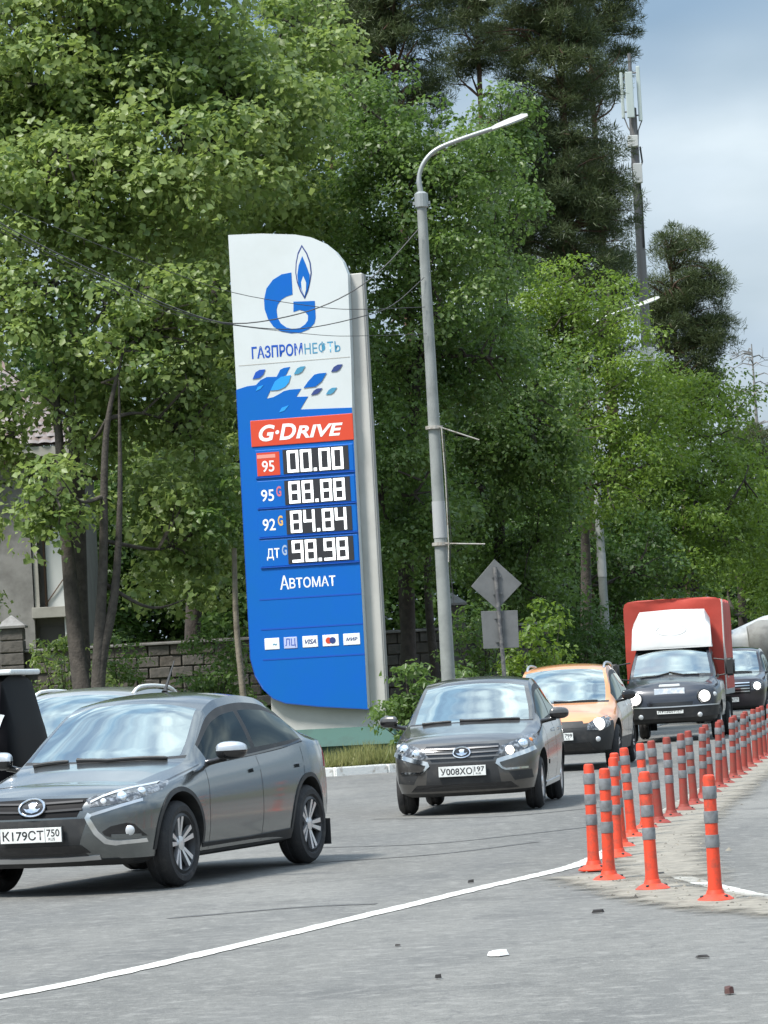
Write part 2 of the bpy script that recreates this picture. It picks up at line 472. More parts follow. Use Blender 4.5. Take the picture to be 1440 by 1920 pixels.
# ---- painted lines
line_mat = worn_mat('line_paint', (0.66, 0.66, 0.62), (0.40, 0.395, 0.36), 11, 0.48, 0.74)
def ribbon(name, pts, width, mat, z, label, nseg=14, wav=0.012, seed=1):
    path = smooth_path(pts, nseg); rr = random.Random(seed)
    vs, fs, ed = [], [], []
    for i, p in enumerate(path):
        a, b_ = path[max(i - 1, 0)], path[min(i + 1, len(path) - 1)]
        t = (b_ - a) / np.linalg.norm(b_ - a); nr = np.array([-t[1], t[0]])
        for k, e in ((-0.5, 0.0), (-0.42, 0.42), (0.42, 0.42), (0.5, 0.0)):
            q = p + nr * (k * width + rr.uniform(-wav, wav) * (abs(k) > .45))
            vs.append((q[0], q[1], z)); ed.append(e)
    for i in range(len(path) - 1):
        for k in range(3): fs.append((i * 4 + k, i * 4 + k + 1, i * 4 + k + 5, i * 4 + k + 4))
    me = bpy.data.meshes.new(name); me.from_pydata(vs, [], fs)
    at_ = me.attributes.new('edge', 'FLOAT', 'POINT'); at_.data.foreach_set('value', ed)
    me.materials.append(mat)
    o = link(bpy.data.objects.new(name, me)); structure(o, label); return o
ribbon('road_marking', [(-3.3, 16.4), (-2.5, 17.55), (-1.75, 18.98), (-0.99, 21.0), (-0.04, 23.67), (0.53, 25.32), (0.96, 26.47), (1.36, 27.7), (1.72, 29.6), (2.2, 32.9), (2.66, 36.2), (3.4, 41.2), (4.6, 49), (5.9, 57), (8.0, 71)], 0.165, line_mat, 0.005, 'solid white line sweeping up to the bollards', seed=2)
ribbon('road_marking', [(5.2, 19.6), (3.2, 20.9), (2.56, 21.7), (2.3, 22.63), (2.17, 23.39), (2.01, 24.8), (1.9, 26.31), (1.87, 27.4)], 0.15, line_mat, 0.005, 'solid white line leaving the bollards towards the other lane', seed=3)

# ---- repaired strip and tar seams across the lane
seam_mat = worn_mat('tar_seam', (0.075, 0.075, 0.073), (0.10, 0.10, 0.097), 4, 0.60, 0.95)
for k, pts in enumerate([[(-1.0, 33.2), (0.2, 32.6), (1.1, 33.4), (1.9, 34.4)], [(-0.7, 30.3), (0.3, 30.6), (1.2, 31.8)], [(-1.6, 23.9), (-0.7, 24.3), (-0.2, 24.2)],
                         [(-0.3, 39.2), (1.0, 38.0), (2.2, 39.0)]]):
    ribbon('tar_seam', pts, 0.10, seam_mat, 0.003, 'dark tar seam across the lane', seed=10 + k, wav=0.03)

# ---- wind-blown sand round the bollards
sand_mat = worn_mat('sand', (0.30, 0.275, 0.225), (0.155, 0.143, 0.118), 3.2, 0.60, 0.98)
def sand_sheet(name, pts, width_fn, label, z, seed):
    path = smooth_path(pts, 12); vs, fs, ed = [], [], []
    K = 9; rr = random.Random(seed)
    for i, p in enumerate(path):
        a, b_ = path[max(i - 1, 0)], path[min(i + 1, len(path) - 1)]
        t = (b_ - a) / np.linalg.norm(b_ - a); nr = np.array([-t[1], t[0]])
        u = i / (len(path) - 1); w = width_fn(u)
        for k in range(K):
            f = k / (K - 1) * 2 - 1
            q = p + nr * f * w
            e = min(1 - abs(f), u * 8, (1 - u) * 8, 1.0)
            e = max(e, 0)
            vs.append((q[0], q[1], z + 0.012 * min(1, e * 2) * rr.uniform(.6, 1.2))); ed.append(min(0.55, e * 0.8))
    for i in range(len(path) - 1):
        for k in range(K - 1): fs.append((i * K + k, i * K + k + 1, i * K + K + k + 1, i * K + K + k))
    me = bpy.data.meshes.new(name); me.from_pydata(vs, [], fs)
    at_ = me.attributes.new('edge', 'FLOAT', 'POINT'); at_.data.foreach_set('value', ed)
    me.materials.append(sand_mat); me.shade_smooth()
    o = link(bpy.data.objects.new(name, me)); o['kind'] = 'structure'; o['label'] = label
    return o
sand_sheet('sand', [(1.28, 26.4), (1.5, 25.0), (1.78, 23.2), (2.15, 21.8), (2.9, 20.6), (4.2, 19.8)], lambda u: 0.42 + 0.25 * u, 'pale sand swept round the foot of the front bollards', 0.006, 1)
sand_sheet('sand', [(1.8, 24.0), (1.95, 27), (2.25, 31), (2.85, 35.5), (3.6, 40.5), (4.5, 46.5), (5.6, 54), (7.4, 66), (9.4, 79)], lambda u: 0.55 - 0.1 * u, 'pale sand strip under the receding bollards', 0.008, 2)
# ================================================================== vehicles
black_plastic = pm('black_plastic', (0.022, 0.023, 0.024), 0.55, vary=(6, (0.05, 0.048, 0.045), 0.5, 0.75))
gloss_black = pm('gloss_black', (0.010, 0.010, 0.011), 0.12, coat=0.5)
chrome = pm('chrome', (0.82, 0.83, 0.84), 0.12, 1.0)
satin = pm('satin_silver', (0.62, 0.63, 0.64), 0.32, 0.9)
rubber = pm('tyre_rubber', (0.022, 0.022, 0.023), 0.8, vary=(9, (0.055, 0.052, 0.048), 0.5, 0.75), bump=(60, 0.25))
alloy = pm('alloy', (0.72, 0.73, 0.74), 0.3, 0.8)
alloy_dark = pm('alloy_dark', (0.035, 0.036, 0.038), 0.4, 0.3)
brake_grey = pm('hub_steel', (0.20, 0.20, 0.20), 0.45, 0.8)
plate_white = pm('plate_white', (0.72, 0.74, 0.72), 0.4, vary=(16, (0.5, 0.5, 0.46), 0.5, 0.8))
plate_ink = pm('plate_ink', (0.02, 0.02, 0.022), 0.5)
cabin_dark = pm('cabin_trim', (0.028, 0.029, 0.031), 0.8)
seat_cloth = pm('seat_cloth', (0.055, 0.056, 0.06), 0.9)
glass_front = glass_mat('windscreen_glass', (0.42, 0.47, 0.46), 0.34, 1.55)
glass_dark = glass_mat('tinted_glass', (0.045, 0.055, 0.05), 0.0, 1.45, 1.0)
lens_dark = pm('lamp_bowl', (0.07, 0.073, 0.077), 0.22, 0.6, coat=1.0, vary=(24, (0.34, 0.35, 0.36), 0.47, 0.62))
reflector = pm('lamp_reflector', (0.85, 0.87, 0.88), 0.10, 1.0)
clear_plastic = pm('lamp_clear', (0.62, 0.64, 0.65), 0.08, 0.35, coat=1.0)
amber = pm('amber_lens', (0.65, 0.20, 0.02), 0.2, coat=1.0)
red_lens = pm('red_lens', (0.45, 0.02, 0.015), 0.2, coat=1.0)
lit_lamp = pm('lit_lamp', (1, 1, 1), 0.3, emit=(1.0, 0.97, 0.92), emit_s=6.0)
lit_bowl = pm('lit_bowl', (0.9, 0.9, 0.88), 0.2, 0.3, emit=(1.0, 0.96, 0.9), emit_s=1.0)
lit_warm = pm('lit_lamp_warm', (1, 0.95, 0.85), 0.3, emit=(1.0, 0.86, 0.66), emit_s=3.0)

def paint(name, col, metal=0.6, rough=0.32, dust=0.10):
    c2 = tuple(min(1, c * 0.8 + dust * 0.5) for c in col)
    return pm(name, col, rough, metal, coat=1.0, vary=(3.0, c2, 0.5, 0.85))

def section_lines(S, xs):
    """half cross-section feature lines k1..k9 at stations xs -> dict k -> (x, y, z) arrays"""
    W = pchip(S['W'], xs); zb = pchip(S['zb'], xs); bow = pchip(S['bow'], xs)
    z3, z4 = S.get('z3', 0.42), S.get('z4', 0.62)
    zc = pchip(S['zc'], xs); zbelt = pchip(S['belt'], xs); d6 = S.get('d6', 0.06)
    yr = pchip(S['yr'], xs); zr = pchip(S['zr'], xs)
    x9 = xs - bow; zt = pchip(S['zt'], x9)
    x8 = xs - 0.72 * bow
    zt8 = pchip(S['zt'], x8 + 0.0)
    one = np.ones_like(xs)
    L = {0: (xs, 0 * one, zb), 1: (xs, W - 0.16, zb), 2: (xs, W - 0.05, zb + 0.05), 3: (xs, W - 0.012, z3 * one), 4: (xs, W, z4 * one),
         5: (xs, W - 0.014, zc), 6: (xs, W - d6, zbelt), 7: (xs, yr, zr), 8: (x8, 0.55 * yr, zr + (zt - zr) * 0.74), 9: (x9, 0 * one, zt)}
    return L

SUB = [1, 2, 2, 3, 3, 3, 8, 6, 6]        # subdivisions of k0-k1 ... k8-k9
J = np.concatenate([[0], np.cumsum(SUB)])  # section index of each k
def section_grid(S, xs):
    L = section_lines(S, xs); rows = []
    K = [np.stack(L[k], 1) for k in range(10)]
    def cr(p0, p1, p2, p3, t): return 0.5 * (2 * p1 + (p2 - p0) * t + (2 * p0 - 5 * p1 + 4 * p2 - p3) * t * t + (3 * p1 - p0 - 3 * p2 + p3) * t ** 3)
    out = []
    mir = lambda p: p * np.array([1, -1, 1])
    for k in range(9):
        a, b = K[k], K[k + 1]
        for q in range(SUB[k]):
            t = q / SUB[k]
            if 2 <= k <= 5:
                p0 = K[k - 1] if k > 2 else 2 * K[2] - K[3]
                p3 = K[k + 2] if k < 5 else 2 * K[6] - K[5]
                p = cr(p0, a, b, p3, t)
            elif k == 6:
                p = a + (b - a) * t
                h = np.linalg.norm(b - a, axis=1)
                p = p + np.stack([0 * h, 0.045 * h * 4 * t * (1 - t), 0 * h], 1)
            elif k in (7, 8):
                p0 = 2 * K[7] - K[8] if k == 7 else K[7]
                p3 = K[9] if k == 7 else mir(K[8])
                p = cr(p0, a, b, p3, t)
            else:
                p = a + (b - a) * t
            out.append(p)
    out.append(K[9])
    return np.stack(out, 1)               # (nx, m+1, 3)

def car_shell(S):
    """closed half shells -> mirrored; returns verts, faces, material index per face"""
    x0, x1 = S['x0'], S['x1']
    marks = sorted(set([x0, x1] + S['marks']))
    xs = []
    for a, b in zip(marks[:-1], marks[1:]):
        n = max(1, int(round((b - a) / 0.04)))
        xs += [a + (b - a) * i / n for i in range(n)]
    xs = np.array(xs + [x1])
    G = section_grid(S, xs); nx, m = G.shape[0], G.shape[1] - 1
    V = G.reshape(-1, 3).tolist(); Fc = []; M = []
    id_ = lambda i, j: i * (m + 1) + j
    ws0, ws1 = S['ws']; rw0, rw1 = S.get('rw', (9, 9)); e = 1e-4
    hood_end = S.get('hood_end', ws0 - 0.03)
    for i in range(nx - 1):
        xm = (xs[i] + xs[i + 1]) / 2
        for j in range(m):
            k = int(np.searchsorted(J, j, side='right') - 1); q = j - J[k]
            mi = 0
            if k <= 1: mi = 3
            elif k == 2 and S.get('clad'): mi = 3
            elif k <= 5:
                for dn, (a, b) in enumerate(S.get('doors', [])):
                    if a < xm < b and k >= (3 if S.get('clad') else 2): mi = 5 + dn
            elif k == 6:
                for (a, b) in S.get('side', []):
                    if a < xm < b: mi = 2 if 1 <= q <= 5 else (3 if q in (0, 6) else 0)
                for (a, b) in S.get('pillars', []):
                    if a < xm < b and q <= 6: mi = 3
            elif k >= 7:
                if ws0 < xm < ws1 and not (k == 7 and q < 1): mi = 1
                elif rw0 < xm < rw1 and not (k == 7 and q < 1): mi = 7
                elif xm < hood_end: mi = 4
                elif hood_end < xm < ws0: mi = 3
                elif ws1 < xm < rw0: mi = 8
            Fc.append((id_(i, j), id_(i + 1, j), id_(i + 1, j + 1), id_(i, j + 1))); M.append(mi)
    def end_cap(i_end, prof, xe, n_exp, front):
        sec = G[i_end]; j6 = J[6]; C = m - j6
        w6 = sec[j6][1]
        th = [math.acos(min(1, max(0, sec[j6 + c][1] / w6)) ** (n_exp / 2)) for c in range(C + 1)]
        tk = np.concatenate([[float(k) + q / SUB[k] for q in range(SUB[k])] for k in range(1, 6)] + [[6.0]])
        xf = pchip([(k + 1, p[0]) for k, p in enumerate(prof)], tk); zf = pchip([(k + 1, p[1]) for k, p in enumerate(prof)], tk)
        base = len(V); rows = j6 - J[1] + 1
        for r in range(rows):
            sx, sy, sz = sec[J[1] + r]
            for c in range(C + 1):
                g_ = math.sin(th[c]) ** 2
                V.append([sx - (sx - xf[r]) * max(0, math.sin(th[c])) ** (2 / n_exp), sy * max(0, math.cos(th[c])) ** (2 / n_exp), sz + (zf[r] - sz) * g_])
        for r in range(rows - 1):
            k = int(np.searchsorted(J, J[1] + r, side='right') - 1)
            mi = 3 if (k <= S.get('bumper_k', 1)) else 0
            for c in range(C):
                a = base + r * (C + 1) + c
                Fc.append((a, a + 1, a + C + 2, a + C + 1)); M.append(mi)
        top = base + (rows - 1) * (C + 1)
        NR = 6; pb = len(V)
        for r in range(NR + 1):
            t = r / NR
            for c in range(C + 1):
                A = np.array(V[top + c]); B = sec[j6 + c]
                p = A + (B - A) * t
                p[2] += 4 * t * (1 - t) * S.get('nose_bulge', 0.02) * (1 - (sec[j6 + c][1] / w6) ** 2)
                V.append(p.tolist())
        for r in range(NR):
            for c in range(C):
                a = pb + r * (C + 1) + c
                Fc.append((a, a + 1, a + C + 2, a + C + 1)); M.append(4 if front and c >= SUB[6] - 1 else 0)
        cidx = len(V); V.append([float(xs[i_end]), 0.0, float(sec[0][2])])
        Fc.append(tuple(base + c for c in range(C + 1)) + (cidx,)); M.append(3)
        # tie the arc's first column to the section corner below it
    end_cap(0, S['front'], x0, S.get('nf', 2.5), True)
    end_cap(nx - 1, S['rear'], x1, S.get('nr', 3.2), False)
    V = np.array(V); n0 = len(V)
    V2 = V * np.array([1, -1, 1])
    return np.vstack([V, V2]), Fc + [tuple(i + n0 for i in f)[::-1] for f in Fc], M + M

def rounded(c, s, r, seg=3):
    b = MB(); b.cbox(c, s); me = b.mesh('t')
    bm = bmesh.new(); bm.from_mesh(me)
    bmesh.ops.bevel(bm, geom=bm.edges[:], offset=r, segments=seg, affect='EDGES', clamp_overlap=True)
    out = ([v.co.copy() for v in bm.verts], [tuple(v.index for v in f.verts) for f in bm.faces]); bm.verts.index_update()
    out = ([v.co.copy() for v in bm.verts], [tuple(v.index for v in f.verts) for f in bm.faces])
    bm.free(); bpy.data.meshes.remove(me)
    return out

class Car:
    def __init__(self, name, S, mats, loc, a_deg, label, cat, group=None):
        self.root = empty(name, loc, math.pi / 2 - math.radians(a_deg))
        tag(self.root, label, cat, group)
        self.S = S; self.name = name
        V, Fc, M = car_shell(S)
        me = bpy.data.meshes.new('shell'); me.from_pydata(V.tolist(), [], Fc)
        me.polygons.foreach_set('material_index', M)
        bm = bmesh.new(); bm.from_mesh(me)
        bmesh.ops.remove_doubles(bm, verts=bm.verts, dist=0.0004)
        bmesh.ops.dissolve_degenerate(bm, edges=bm.edges, dist=0.0002)
        bmesh.ops.recalc_face_normals(bm, faces=bm.faces)
        bm.to_mesh(me); bm.free()
        slots = ['body', 'windscreen', 'side_window', 'underside', 'hood', 'door', 'door', 'rear_window', 'roof']
        matl = [mats['paint'], glass_front, glass_dark, black_plastic, mats.get('hood', mats['paint']), mats.get('door', mats['paint']), mats.get('door', mats['paint']), glass_dark, mats.get('roof', mats['paint'])]
        for mm in matl: me.materials.append(mm)
        ob = bpy.data.objects.new('shell', me); COL.objects.link(ob)
        cut = MB()
        R = S['wheel_r'] + S.get('arch_gap', 0.055)
        for ax in S['axles']:
            for sgn in (-1, 1):
                y0, y1 = sorted((sgn * 0.50, sgn * 1.3))
                cut.lathe([(R, y0), (R, y1)], 40, 'Y', (ax, 0, S['wheel_r'] + S.get('arch_up', 0.015)))
        cm = cut.mesh('cut'); 
        for mm in matl: cm.materials.append(mm)
        cm.polygons.foreach_set('material_index', [3] * len(cm.polygons))
        co = bpy.data.objects.new('cut', cm); COL.objects.link(co)
        md = ob.modifiers.new('b', 'BOOLEAN'); md.operation = 'DIFFERENCE'; md.object = co; md.solver = 'EXACT'
        try: md.material_mode = 'INDEX'
        except Exception: pass
        dg = bpy.context.evaluated_depsgraph_get()
        res = bpy.data.meshes.new_from_object(ob.evaluated_get(dg))
        bpy.data.objects.remove(ob); bpy.data.objects.remove(co)
        nv = len(res.vertices)
        vs = [v.co.copy() for v in res.vertices]
        polys = [tuple(p.vertices) for p in res.polygons]; mi = [p.material_index for p in res.polygons]
        self.bvh = BVHTree.FromPolygons(vs, polys)
        self.parts = {}
        for idx, nm in enumerate(slots):
            sel = [f for f, m_ in zip(polys, mi) if m_ == idx]
            if not sel: continue
            comps = [sel]
            if idx in (2, 5, 6):
                comps = self.components(sel)
            for c in comps:
                if len(c) < 2: continue
                used = {}; fs = []
                for f in c:
                    fs.append(tuple(used.setdefault(v, len(used)) for v in f))
                pm_ = bpy.data.meshes.new(nm); pm_.from_pydata([vs[v] for v in used], [], fs)
                pm_.materials.append(matl[idx]); pm_.shade_smooth(); pm_.set_sharp_from_angle(angle=math.radians(38))
                self.parts.setdefault(nm, []).append(link(bpy.data.objects.new(nm, pm_), self.root))
        bpy.data.meshes.remove(res)
        self.body = self.parts['body'][0]
        for sgn in (-1, 1):
            for ax in S['axles']: self.wheel(ax, sgn)
    @staticmethod
    def components(faces):
        par = {}
        def find(a):
            while par[a] != a: par[a] = par[par[a]]; a = par[a]
            return a
        for f in faces:
            for v in f: par.setdefault(v, v)
            r = find(f[0])
            for v in f[1:]: par[find(v)] = r
        d = {}
        for f in faces: d.setdefault(find(f[0]), []).append(f)
        return list(d.values())
    # --- projections on to the skin
    def hit(self, a, b, axis):
        if axis == 'F': o, d = Vector((-2, a, b)), Vector((1, 0, 0))
        elif axis == 'N': o, d = Vector((a, -3, b)), Vector((0, 1, 0))     # side facing local -y
        elif axis == 'P': o, d = Vector((a, 3, b)), Vector((0, -1, 0))
        elif axis == 'T': o, d = Vector((a, b, 4)), Vector((0, 0, -1))
        h, nrm, _, _ = self.bvh.ray_cast(o, d)
        if h is None:
            q = o + d * (2.4 if axis == 'F' else 2.2)
            h, nrm, _, _ = self.bvh.find_nearest(q)
        if nrm.dot(d) > 0: nrm = -nrm
        return h, nrm
    def decal(self, name, poly, axis, off, mat, parent=None, depth=0.012, res=0.035):
        poly = [Vector(p) for p in poly]
        dense = []
        for i, p in enumerate(poly):
            q = poly[(i + 1) % len(poly)]; n = max(1, int((q - p).length / res))
            dense += [p + (q - p) * k / n for k in range(n)]
        n = len(dense)
        lo = Vector((min(p.x for p in dense), min(p.y for p in dense))); hi = Vector((max(p.x for p in dense), max(p.y for p in dense)))
        def inside(p):
            c = False; k = n - 1
            for i in range(n):
                a, b = dense[i], dense[k]
                if (a.y > p.y) != (b.y > p.y) and p.x < (b.x - a.x) * (p.y - a.y) / (b.y - a.y) + a.x: c = not c
                k = i
            return c
        pts = list(dense)
        y = lo.y + res / 2
        while y < hi.y:
            x = lo.x + res / 2
            while x < hi.x:
                p = Vector((x, y))
                if inside(p) and min((p - d).length for d in dense) > res * 0.45: pts.append(p)
                x += res
            y += res
        v2, _, f2, _, _, _ = delaunay_2d_cdt(pts, [], [list(range(n))], 1, 1e-5)
        top = []; bot = []
        for p in v2:
            h, nr = self.hit(p.x, p.y, axis)
            top.append(h + nr * off); bot.append(h + nr * (off - depth))
        cnt = {}
        for f in f2:
            for i in range(len(f)):
                e = (f[i], f[(i + 1) % len(f)]); k = (min(e), max(e)); cnt.setdefault(k, []).append(e)
        N = len(v2); fs = [tuple(f) for f in f2]
        for k, es in cnt.items():
            if len(es) == 1:
                a, b = es[0]; fs.append((b, a, a + N, b + N))
        b_ = MB(); b_.add(top + bot, fs)
        return b_.build(name, mat, parent or self.root, smooth=40)
    def strip(self, name, pts, axis, width, off, mat, parent=None, depth=0.01, res=0.03):
        """thin strip along a polyline on the skin"""
        P = [Vector(p) for p in pts]; dense = []
        for p, q in zip(P[:-1], P[1:]):
            n = max(1, int((q - p).length / res)); dense += [p + (q - p) * k / n for k in range(n)]
        dense.append(P[-1]); vs = []; fs = []
        for i, p in enumerate(dense):
            t = (dense[min(i + 1, len(dense) - 1)] - dense[max(i - 1, 0)]).normalized(); nr2 = Vector((-t.y, t.x))
            w = width(i / (len(dense) - 1)) if callable(width) else width
            row = []
            for s_ in (-.5, .5):
                q = p + nr2 * w * s_; h, nr = self.hit(q.x, q.y, axis); row.append((h, nr))
            vs += [row[0][0] - row[0][1] * depth, row[0][0] + row[0][1] * off, row[1][0] + row[1][1] * off, row[1][0] - row[1][1] * depth]
        for i in range(len(dense) - 1):
            for k in range(3): fs.append((i * 4 + k, i * 4 + k + 1, i * 4 + k + 5, i * 4 + k + 4))
        b = MB(); b.add(vs, fs)
        return b.build(name, mat, parent or self.root, smooth=40)
    def dome(self, name, a, b, axis, r, mat, parent=None, bulge=0.4, off=0.004):
        h, nr = self.hit(a, b, axis)
        if axis == 'F': nr = (nr + Vector((-1.2, 0, 0))).normalized()
        q = nr.to_track_quat('Z', 'Y').to_matrix()
        prof = [(r * math.cos(t), r * bulge * math.sin(t)) for t in [0, .3, .6, .9, 1.2, 1.5]]
        m = MB(); m.lathe([(r, -0.02)] + prof, 18)
        m.v = [tuple(q @ Vector(v) + h + nr * off) for v in m.v]
        return m.build(name, mat, parent or self.root, smooth=60)
    def ring(self, name, a, b, axis, r, tube, mat, parent=None, sx=1.0, off=0.01):
        h, nr = self.hit(a, b, axis)
        m = MB(); n = 22
        path = []
        for k in range(n + 1):
            t = 2 * math.pi * k / n
            p = (r * sx * math.cos(t), r * math.sin(t))
            hh, nn = self.hit(a + p[0], b + p[1], axis)
            path.append(hh + nn * off)
        m.tube(path, tube, 6, cap=False)
        return m.build(name, mat, parent or self.root, smooth=60)
    def wheel(self, ax, sgn):
        S = self.S; r = S['wheel_r']; w = S.get('wheel_w', 0.20)
        yc = sgn * (S['track'] / 2)
        key = (r, w, S.get('rim', 'spoke'), sgn)
        if key not in Car.cache:
            rr = r * S.get('rim_f', 0.70)
            t = MB()
            t.lathe([(rr, -w / 2 + .02), (rr + .02, -w / 2), (r - .04, -w / 2), (r - .012, -w / 2 + .025), (r, -w / 2 + .05), (r, -.02), (r - .008, -.015), (r - .008, .015), (r, .02), (r, w / 2 - .05), (r - .012, w / 2 - .025), (r - .04, w / 2), (rr + .02, w / 2), (rr, w / 2 - .02)], 40, 'Y', closed=True)
            tyre = t.mesh('wheel'); tyre.materials.append(rubber); tyre.shade_smooth(); tyre.set_sharp_from_angle(angle=0.7)
            o = sgn * w / 2
            ri = MB()
            ri.lathe([(rr + .004, o - sgn * .015), (rr - .018, o - sgn * .004), (rr - .03, o - sgn * .02), (rr - .035, o - sgn * .12), (rr + .004, o - sgn * .12)], 40, 'Y', closed=True)
            spokes = MB()
            if S.get('rim', 'spoke') == 'spoke':
                for k in range(5):
                    for dl in (-0.21, 0.21):
                        t0 = 2 * math.pi * k / 5 + dl * 1.0; t1 = 2 * math.pi * k / 5 + dl * 0.9
                        def pt(rad, tt, lat, yy):
                            return (rad * math.cos(tt) - lat * math.sin(tt), yy, rad * math.sin(tt) + lat * math.cos(tt))
                        q = []
                        for rad, wd, yy, tt in ((0.045, .012, o - sgn * .035, t0), (rr - .012, .020, o - sgn * .010, t1)):
                            q += [pt(rad, tt, -wd, yy), pt(rad, tt, wd, yy), pt(rad, tt, wd, yy - sgn * .03), pt(rad, tt, -wd, yy - sgn * .03)]
                        spokes.add(q, [(0, 1, 5, 4), (1, 2, 6, 5), (2, 3, 7, 6), (3, 0, 4, 7), (0, 3, 2, 1), (4, 5, 6, 7)])
                spokes.lathe([(.02, o - sgn * .02), (.055, o - sgn * .026), (.06, o - sgn * .06)], 20, 'Y')
            else:
                spokes.lathe([(.0, o + sgn * .0), (.06, o - sgn * .004), (.07, o - sgn * .02), (rr * .62, o - sgn * .03), (rr * .7, o - sgn * .016), (rr - .01, o - sgn * .01)], 30, 'Y')
                for k in range(8):
                    tt = 2 * math.pi * k / 8
                    spokes.lathe([(.022, o - sgn * .012), (.022, o - sgn * .03)], 8, 'Y', (rr * .66 * math.cos(tt), 0, rr * .66 * math.sin(tt)))
            rim = ri.mesh('rim'); spk = spokes.mesh('spokes')
            bk = MB(); bk.lathe([(.005, o - sgn * .075), (rr - .02, o - sgn * .075), (rr - .02, o - sgn * .10), (.005, o - sgn * .1)], 30, 'Y', closed=True)
            bkm = bk.mesh('brake_disc')
            rim.materials.append(alloy_dark if S.get('rim', 'spoke') == 'spoke' else brake_grey); spk.materials.append(S.get('rim_mat', alloy)); bkm.materials.append(alloy_dark)
            rim.shade_smooth(); rim.set_sharp_from_angle(angle=0.6)
            Car.cache[key] = (tyre, rim, spk, bkm)
        tyre, rim, spk, bkm = Car.cache[key]
        wo = link(bpy.data.objects.new('wheel', tyre), self.root); wo.location = (ax, yc, r); wo.rotation_euler = (0, ax * 2.1 + sgn, 0)
        for nm, me in (('rim', rim), ('spokes', spk), ('brake_disc', bkm)):
            link(bpy.data.objects.new(nm, me), wo)
    # --- common fittings
    def mirror(self, x, z, mat_top, mat_low, size=(0.11, 0.20, 0.13), lean=0.0, ysplit=0.0):
        for sgn in (-1, 1):
            h, nr = self.hit(x, z, 'N' if sgn < 0 else 'P')
            yb = h.y; yc = yb + sgn * (0.09 + size[1] / 2)
            m = MB(); n1, n2 = 10, 14; vs = []
            for i in range(n1 + 1):
                ph = -math.pi / 2 + math.pi * i / n1
                for k in range(n2):
                    t = 2 * math.pi * k / n2
                    cx, cy, cz = math.cos(ph) * math.cos(t), math.cos(ph) * math.sin(t), math.sin(ph)
                    f = lambda v, e: math.copysign(abs(v) ** e, v)
                    px_ = f(cx, .7) * size[0] / 2 * (1 if cx < 0 else 0.55)
                    vs.append((x + px_ + 0.01 - abs(f(cy, .8)) * 0.0 + 0.035 * (f(cy, .8) * sgn), yc + f(cy, .6) * size[1] / 2, z + size[2] / 2 + 0.02 + f(cz, .65) * size[2] / 2 * (1.0 - 0.18 * (f(cy, .8) * sgn > 0) * abs(f(cy, .8)))))
            fs = [(i * n2 + k, i * n2 + (k + 1) % n2, (i + 1) * n2 + (k + 1) % n2, (i + 1) * n2 + k) for i in range(n1) for k in range(n2)]
            zc = z + size[2] / 2 + 0.02 + ysplit
            up = [f for f in fs if sum(vs[i][2] for i in f) / 4 > zc]; dn = [f for f in fs if sum(vs[i][2] for i in f) / 4 <= zc]
            u = MB(); u.add(vs, up); o = u.build('mirror', mat_top, self.root, smooth=70)
            d = MB(); d.add(vs, dn); d.build('mirror_base', mat_low, o, smooth=70)
            a = MB(); a.tube([(x, yb - sgn * .03, z), (x + .01, yb + sgn * .06, z + .015), (x + .01, yc - sgn * size[1] * .2, z + .04)], [.03, .024, .03], 8); a.build('mirror_arm', mat_low, o, smooth=60)
    def interior(self, xd, zd, xs_, zs, zr_, half=0.62):
        """dashboard, front seats with headrests, steering wheel, rear bench"""
        d = MB(); d.add(*rounded((xd, 0, zd - .12), (0.42, half * 2, 0.22), 0.06)); d.build('dashboard', cabin_dark, self.root, smooth=50)
        for sgn in (-1, 1):
            s_ = MB(); y = sgn * 0.34
            R_ = Matrix.Rotation(math.radians(14), 3, 'Y')
            for c, sz, r_ in (((0, 0, .32), (.13, .46, .62), .05), ((.02, 0, .74), (.09, .25, .18), .035)):
                v, f = rounded((0, 0, 0), sz, r_)
                s_.add([R_ @ (p + Vector(c)) + Vector((xs_, y, zs)) for p in v], f)
            v, f = rounded((xs_ - .22, y, zs + .02), (.5, .48, .14), .05); s_.add(v, f)
            s_.build('seat', seat_cloth, self.root, smooth=50)
        b = MB(); v, f = rounded((xs_ + .95, 0, zs + .3), (.14, 1.15, .6), .05); b.add(v, f); b.build('rear_bench', seat_cloth, self.root, smooth=50)
        w = MB(); path = [(xd + .30 + .05 * math.sin(t), -0.34 + .18 * math.cos(t), zd - .02 + .17 * math.sin(t)) for t in [2 * math.pi * k / 24 for k in range(25)]]
        w.tube(path, .016, 6, cap=False); w.build('steering_wheel', cabin_dark, self.root, smooth=60)
    def wipers(self, arms, lift=0.012, r=0.011):
        for pts in arms:
            m = MB(); path = []
            for p, q in zip(pts[:-1], pts[1:]):
                for k in range(5):
                    t = k / 5; a = p[0] + (q[0] - p[0]) * t; b = p[1] + (q[1] - p[1]) * t
                    h, nr = self.hit(a, b, 'T'); path.append(h + nr * lift)
            h, nr = self.hit(*pts[-1], 'T'); path.append(h + nr * lift)
            m.tube(path, [r * 1.5] + [r] * (len(path) - 2) + [r * .7], 6); m.build('wiper', black_plastic, self.root)
    def plate(self, z, txt, reg, y=0.0, tilt=0.0, w=0.52, h=0.112, skin=None):
        hx, nr = self.hit(y, z, 'F')
        x = hx.x - 0.03
        b = MB(); b.cbox((x + .012, y, z), (.016, w + .014, h + .014)); fr = b.build('licence_plate', black_plastic, self.root)
        p = MB(); p.cbox((x, y, z), (.008, w, h)); p.build('plate_face', skin or plate_white, fr, bevel=0.002)
        # lettering lies on the local YZ plane facing -x; viewed from the front, text runs towards -y
        def put(s_, a0, a1, z0, z1, bold=.012):
            t = text_obj('plate_number', s_, plate_ink, fr, a0, a1, z0, z1, 0.0, bold=bold)
            co = [v.co.copy() for v in t.data.vertices]
            for v, c in zip(t.data.vertices, co): v.co = (x - .0055, y - c.x, z + c.z)
